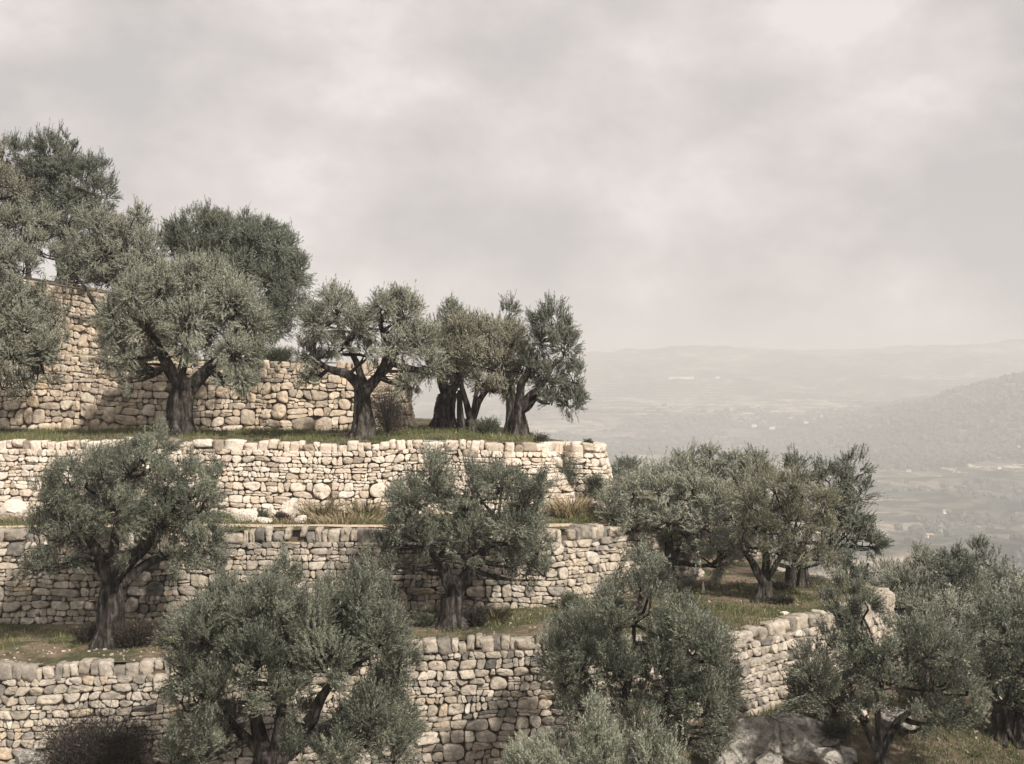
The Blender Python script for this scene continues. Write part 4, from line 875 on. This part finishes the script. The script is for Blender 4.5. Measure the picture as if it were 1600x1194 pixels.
# loose rubble (uncountable)
TV, TQ = block_template(3, 2.4); rp = []
for k, n, rect in ((4, 130, (-11, 29.2, -6.0, 30.6)), (4, 170, (-6, 29.8, 3, 33)), (4, 160, (3.5, 30.6, 9.5, 37)), (5, 260, (4, 24.5, 12, 30.5)), (3, 120, (-13, 34.3, 3, 36)), (2, 50, (-14, 38.2, 2, 44)), (5, 120, (-11, 26, -6, 28.6))):
    x = rng.uniform(rect[0], rect[2], n); y = rng.uniform(rect[1], rect[3], n); m = point_in(GPTS[k], x, y) if k < 5 else ~point_in(GPTS[4], x, y)
    if 0 < k < 5: m &= ~point_in(GPTS[k - 1], x, y)
    x = x[m]; y = y[m]; rp.append(np.stack([x, y, LV[k](x, y) + .02, np.exp(rng.normal(-3.75, .42, len(x)))], 1))
rp = np.concatenate(rp); m = len(rp); T = TV[None] * rp[:, 3][:, None, None] * rng.uniform(.6, 1.3, (m, 1, 3)) * [1, 1, .75] + rng.normal(0, .1, (m, len(TV), 3)) * rp[:, 3][:, None, None] + rp[:, None, :3]
tag(mesh('rubble', T.reshape(-1, 3), [((TQ[None] + (np.arange(m) * len(TV))[:, None, None]).reshape(-1, 4), 0, np.repeat(rng.uniform(.0, .9, m), len(TQ)))], [M['grey']], None, False), 'small loose pale stones scattered on the ground', 'rubble', kind='stuff')

# ------------------------------------------------------------------ far valley: scrub woods and houses
IV, IQ = block_template(4, 2.0); n = 34000
x = rng.uniform(-200, 1500, n); y = rng.uniform(600, 3400, n); px_ = 800 + F * x / y
d = fbm(x, y, .006, 4, 40) + .35 * fbm(x, y, .03, 2, 41) + .95 * ((y > 1950) & (x > 440) & (y < 2800)); ok = (px_ > 830) & (px_ < 1750) & (d + rng.normal(0, .18, n) > .30)
x = x[ok]; y = y[ok]; m = len(x); r = rng.uniform(2.2, 5.2, m) * (1 + .25 * (y > 1800)); z = base(x, y) + r * .5
T = IV[None] * (1 + .3 * rng.normal(0, 1, (m, len(IV), 1)) * .6) * r[:, None, None] * rng.uniform(.8, 1.3, (m, 1, 3)) + np.stack([x, y, z], 1)[:, None]
tag(mesh('distant_woodland', T.reshape(-1, 3), [((IQ[None] + (np.arange(m) * len(IV))[:, None, None]).reshape(-1, 4), 0, np.repeat(rng.uniform(.1, .7, m), len(IQ)))], [M['scrub']], None, False), 'dark scrub and woodland dotting the hazy valley and hills', 'woodland', kind='stuff')
def house(px, Y, w_, d_, h_, rz, label, group):
    x = X(px, Y); z = float(base(np.array(x), np.array(Y))); c, s_ = math.cos(rz), math.sin(rz); root = empty('distant_house', (x, Y, z)); tag(root, label, 'house', group)
    def tr(v): v = np.array(v, float); return np.stack([v[:, 0] * c - v[:, 1] * s_ + x, v[:, 0] * s_ + v[:, 1] * c + Y, v[:, 2] + z], 1)
    a, b = w_ / 2, d_ / 2
    V = tr([(-a, -b, -4), (a, -b, -4), (a, b, -4), (-a, b, -4), (-a, -b, h_), (a, -b, h_), (a, b, h_), (-a, b, h_)])
    mesh('wall', V, [(np.array([(0, 1, 5, 4), (1, 2, 6, 5), (2, 3, 7, 6), (3, 0, 4, 7), (4, 5, 6, 7)]), 0, None)], [M['plaster']], root, False, loc=(x, Y, z))
    a += .4; b += .4; V = tr([(-a, -b, h_ + .05), (a, -b, h_ + .05), (a, b, h_ + .05), (-a, b, h_ + .05), (-a, 0, h_ + 1.6), (a, 0, h_ + 1.6)])
    mesh('roof', V, [(np.array([(0, 1, 5, 4), (2, 3, 4, 5), (0, 3, 2, 1)]), 0, None), (np.array([(1, 2, 5), (3, 0, 4)]), 0, None)], [M['tile']], root, False, loc=(x, Y, z))
HL = [(1052, 4100, 26, 'leftmost tiny white house of the row on the far slope'), (1066, 4120, 34, 'widest tiny white house, middle of the row on the far slope'),
 (1078, 4150, 22, 'rightmost tiny white house of the row on the far slope'), (1121, 4000, 12, 'lone white speck of a house right of the row on the far slope')]
for a, b, c, l in HL: house(a, b, c, 11, 7, rng.uniform(-.4, .4), l, 'white houses on the far slope')
HL = [(1178, 3000, 'leftmost tiny pale house of the valley hamlet above the round crowns'), (1192, 3150, 'second tiny house from the left in the valley hamlet'), (1206, 2950, 'tiny hamlet house nearest the two long pale fields'),
 (1222, 3200, 'higher middle house of the tiny valley hamlet'), (1236, 3050, 'tiny pale house right of the hamlet middle'), (1258, 2950, 'tiny pale house low at the right of the valley hamlet'), (1286, 3100, 'rightmost tiny hamlet house, beside the foot of the dark hill')]
for a, b, l in HL: house(a, b, rng.uniform(9, 15), 8, 5, rng.uniform(-.6, .6), l, 'houses of the valley hamlet')
HL = [(1420, 1950, 'tiny farmhouse highest among the fields, left of the others below the dark hill'), (1478, 1500, 'tiny farmhouse in the middle of the hazy fields below the dark hill'), (1560, 1850, 'tiny farmhouse near the right edge just under the dark hill'), (1452, 1250, 'lowest tiny farmhouse, above the pale terraced fields')]
for a, b, l in HL: house(a, b, rng.uniform(5, 7), 4.5, 2.6, rng.uniform(-.6, .6), l, 'farmhouses in the fields')

# ------------------------------------------------------------------ haze
hx, zb, zt_ = 9400, -330, 75
V = np.array([(-hx, -hx, zb), (hx, -hx, zb), (hx, hx, zb), (-hx, hx, zb), (-hx, -hx, zt_), (hx, -hx, zt_), (hx, hx, zt_), (-hx, hx, zt_)], float)
def haze_b(g):
    v = g.n('ShaderNodeVolumePrincipled'); v.inputs['Color'].default_value = (.855, .865, .885, 1); v.inputs['Density'].default_value = .00044
    v.inputs['Anisotropy'].default_value = 0.0; g.l(v.outputs[0], g.out.inputs['Volume'])
hz = mesh('haze', V, [(np.array([(0, 3, 2, 1), (4, 5, 6, 7), (0, 1, 5, 4), (1, 2, 6, 5), (2, 3, 7, 6), (3, 0, 4, 7)]), 0, None)], [mat('haze_air', haze_b)], None, False)
tag(hz, 'pale haze hanging over the valley', 'haze', kind='stuff')
print('faces total', sum(len(o.data.polygons) for o in S.objects if o.type == 'MESH'))
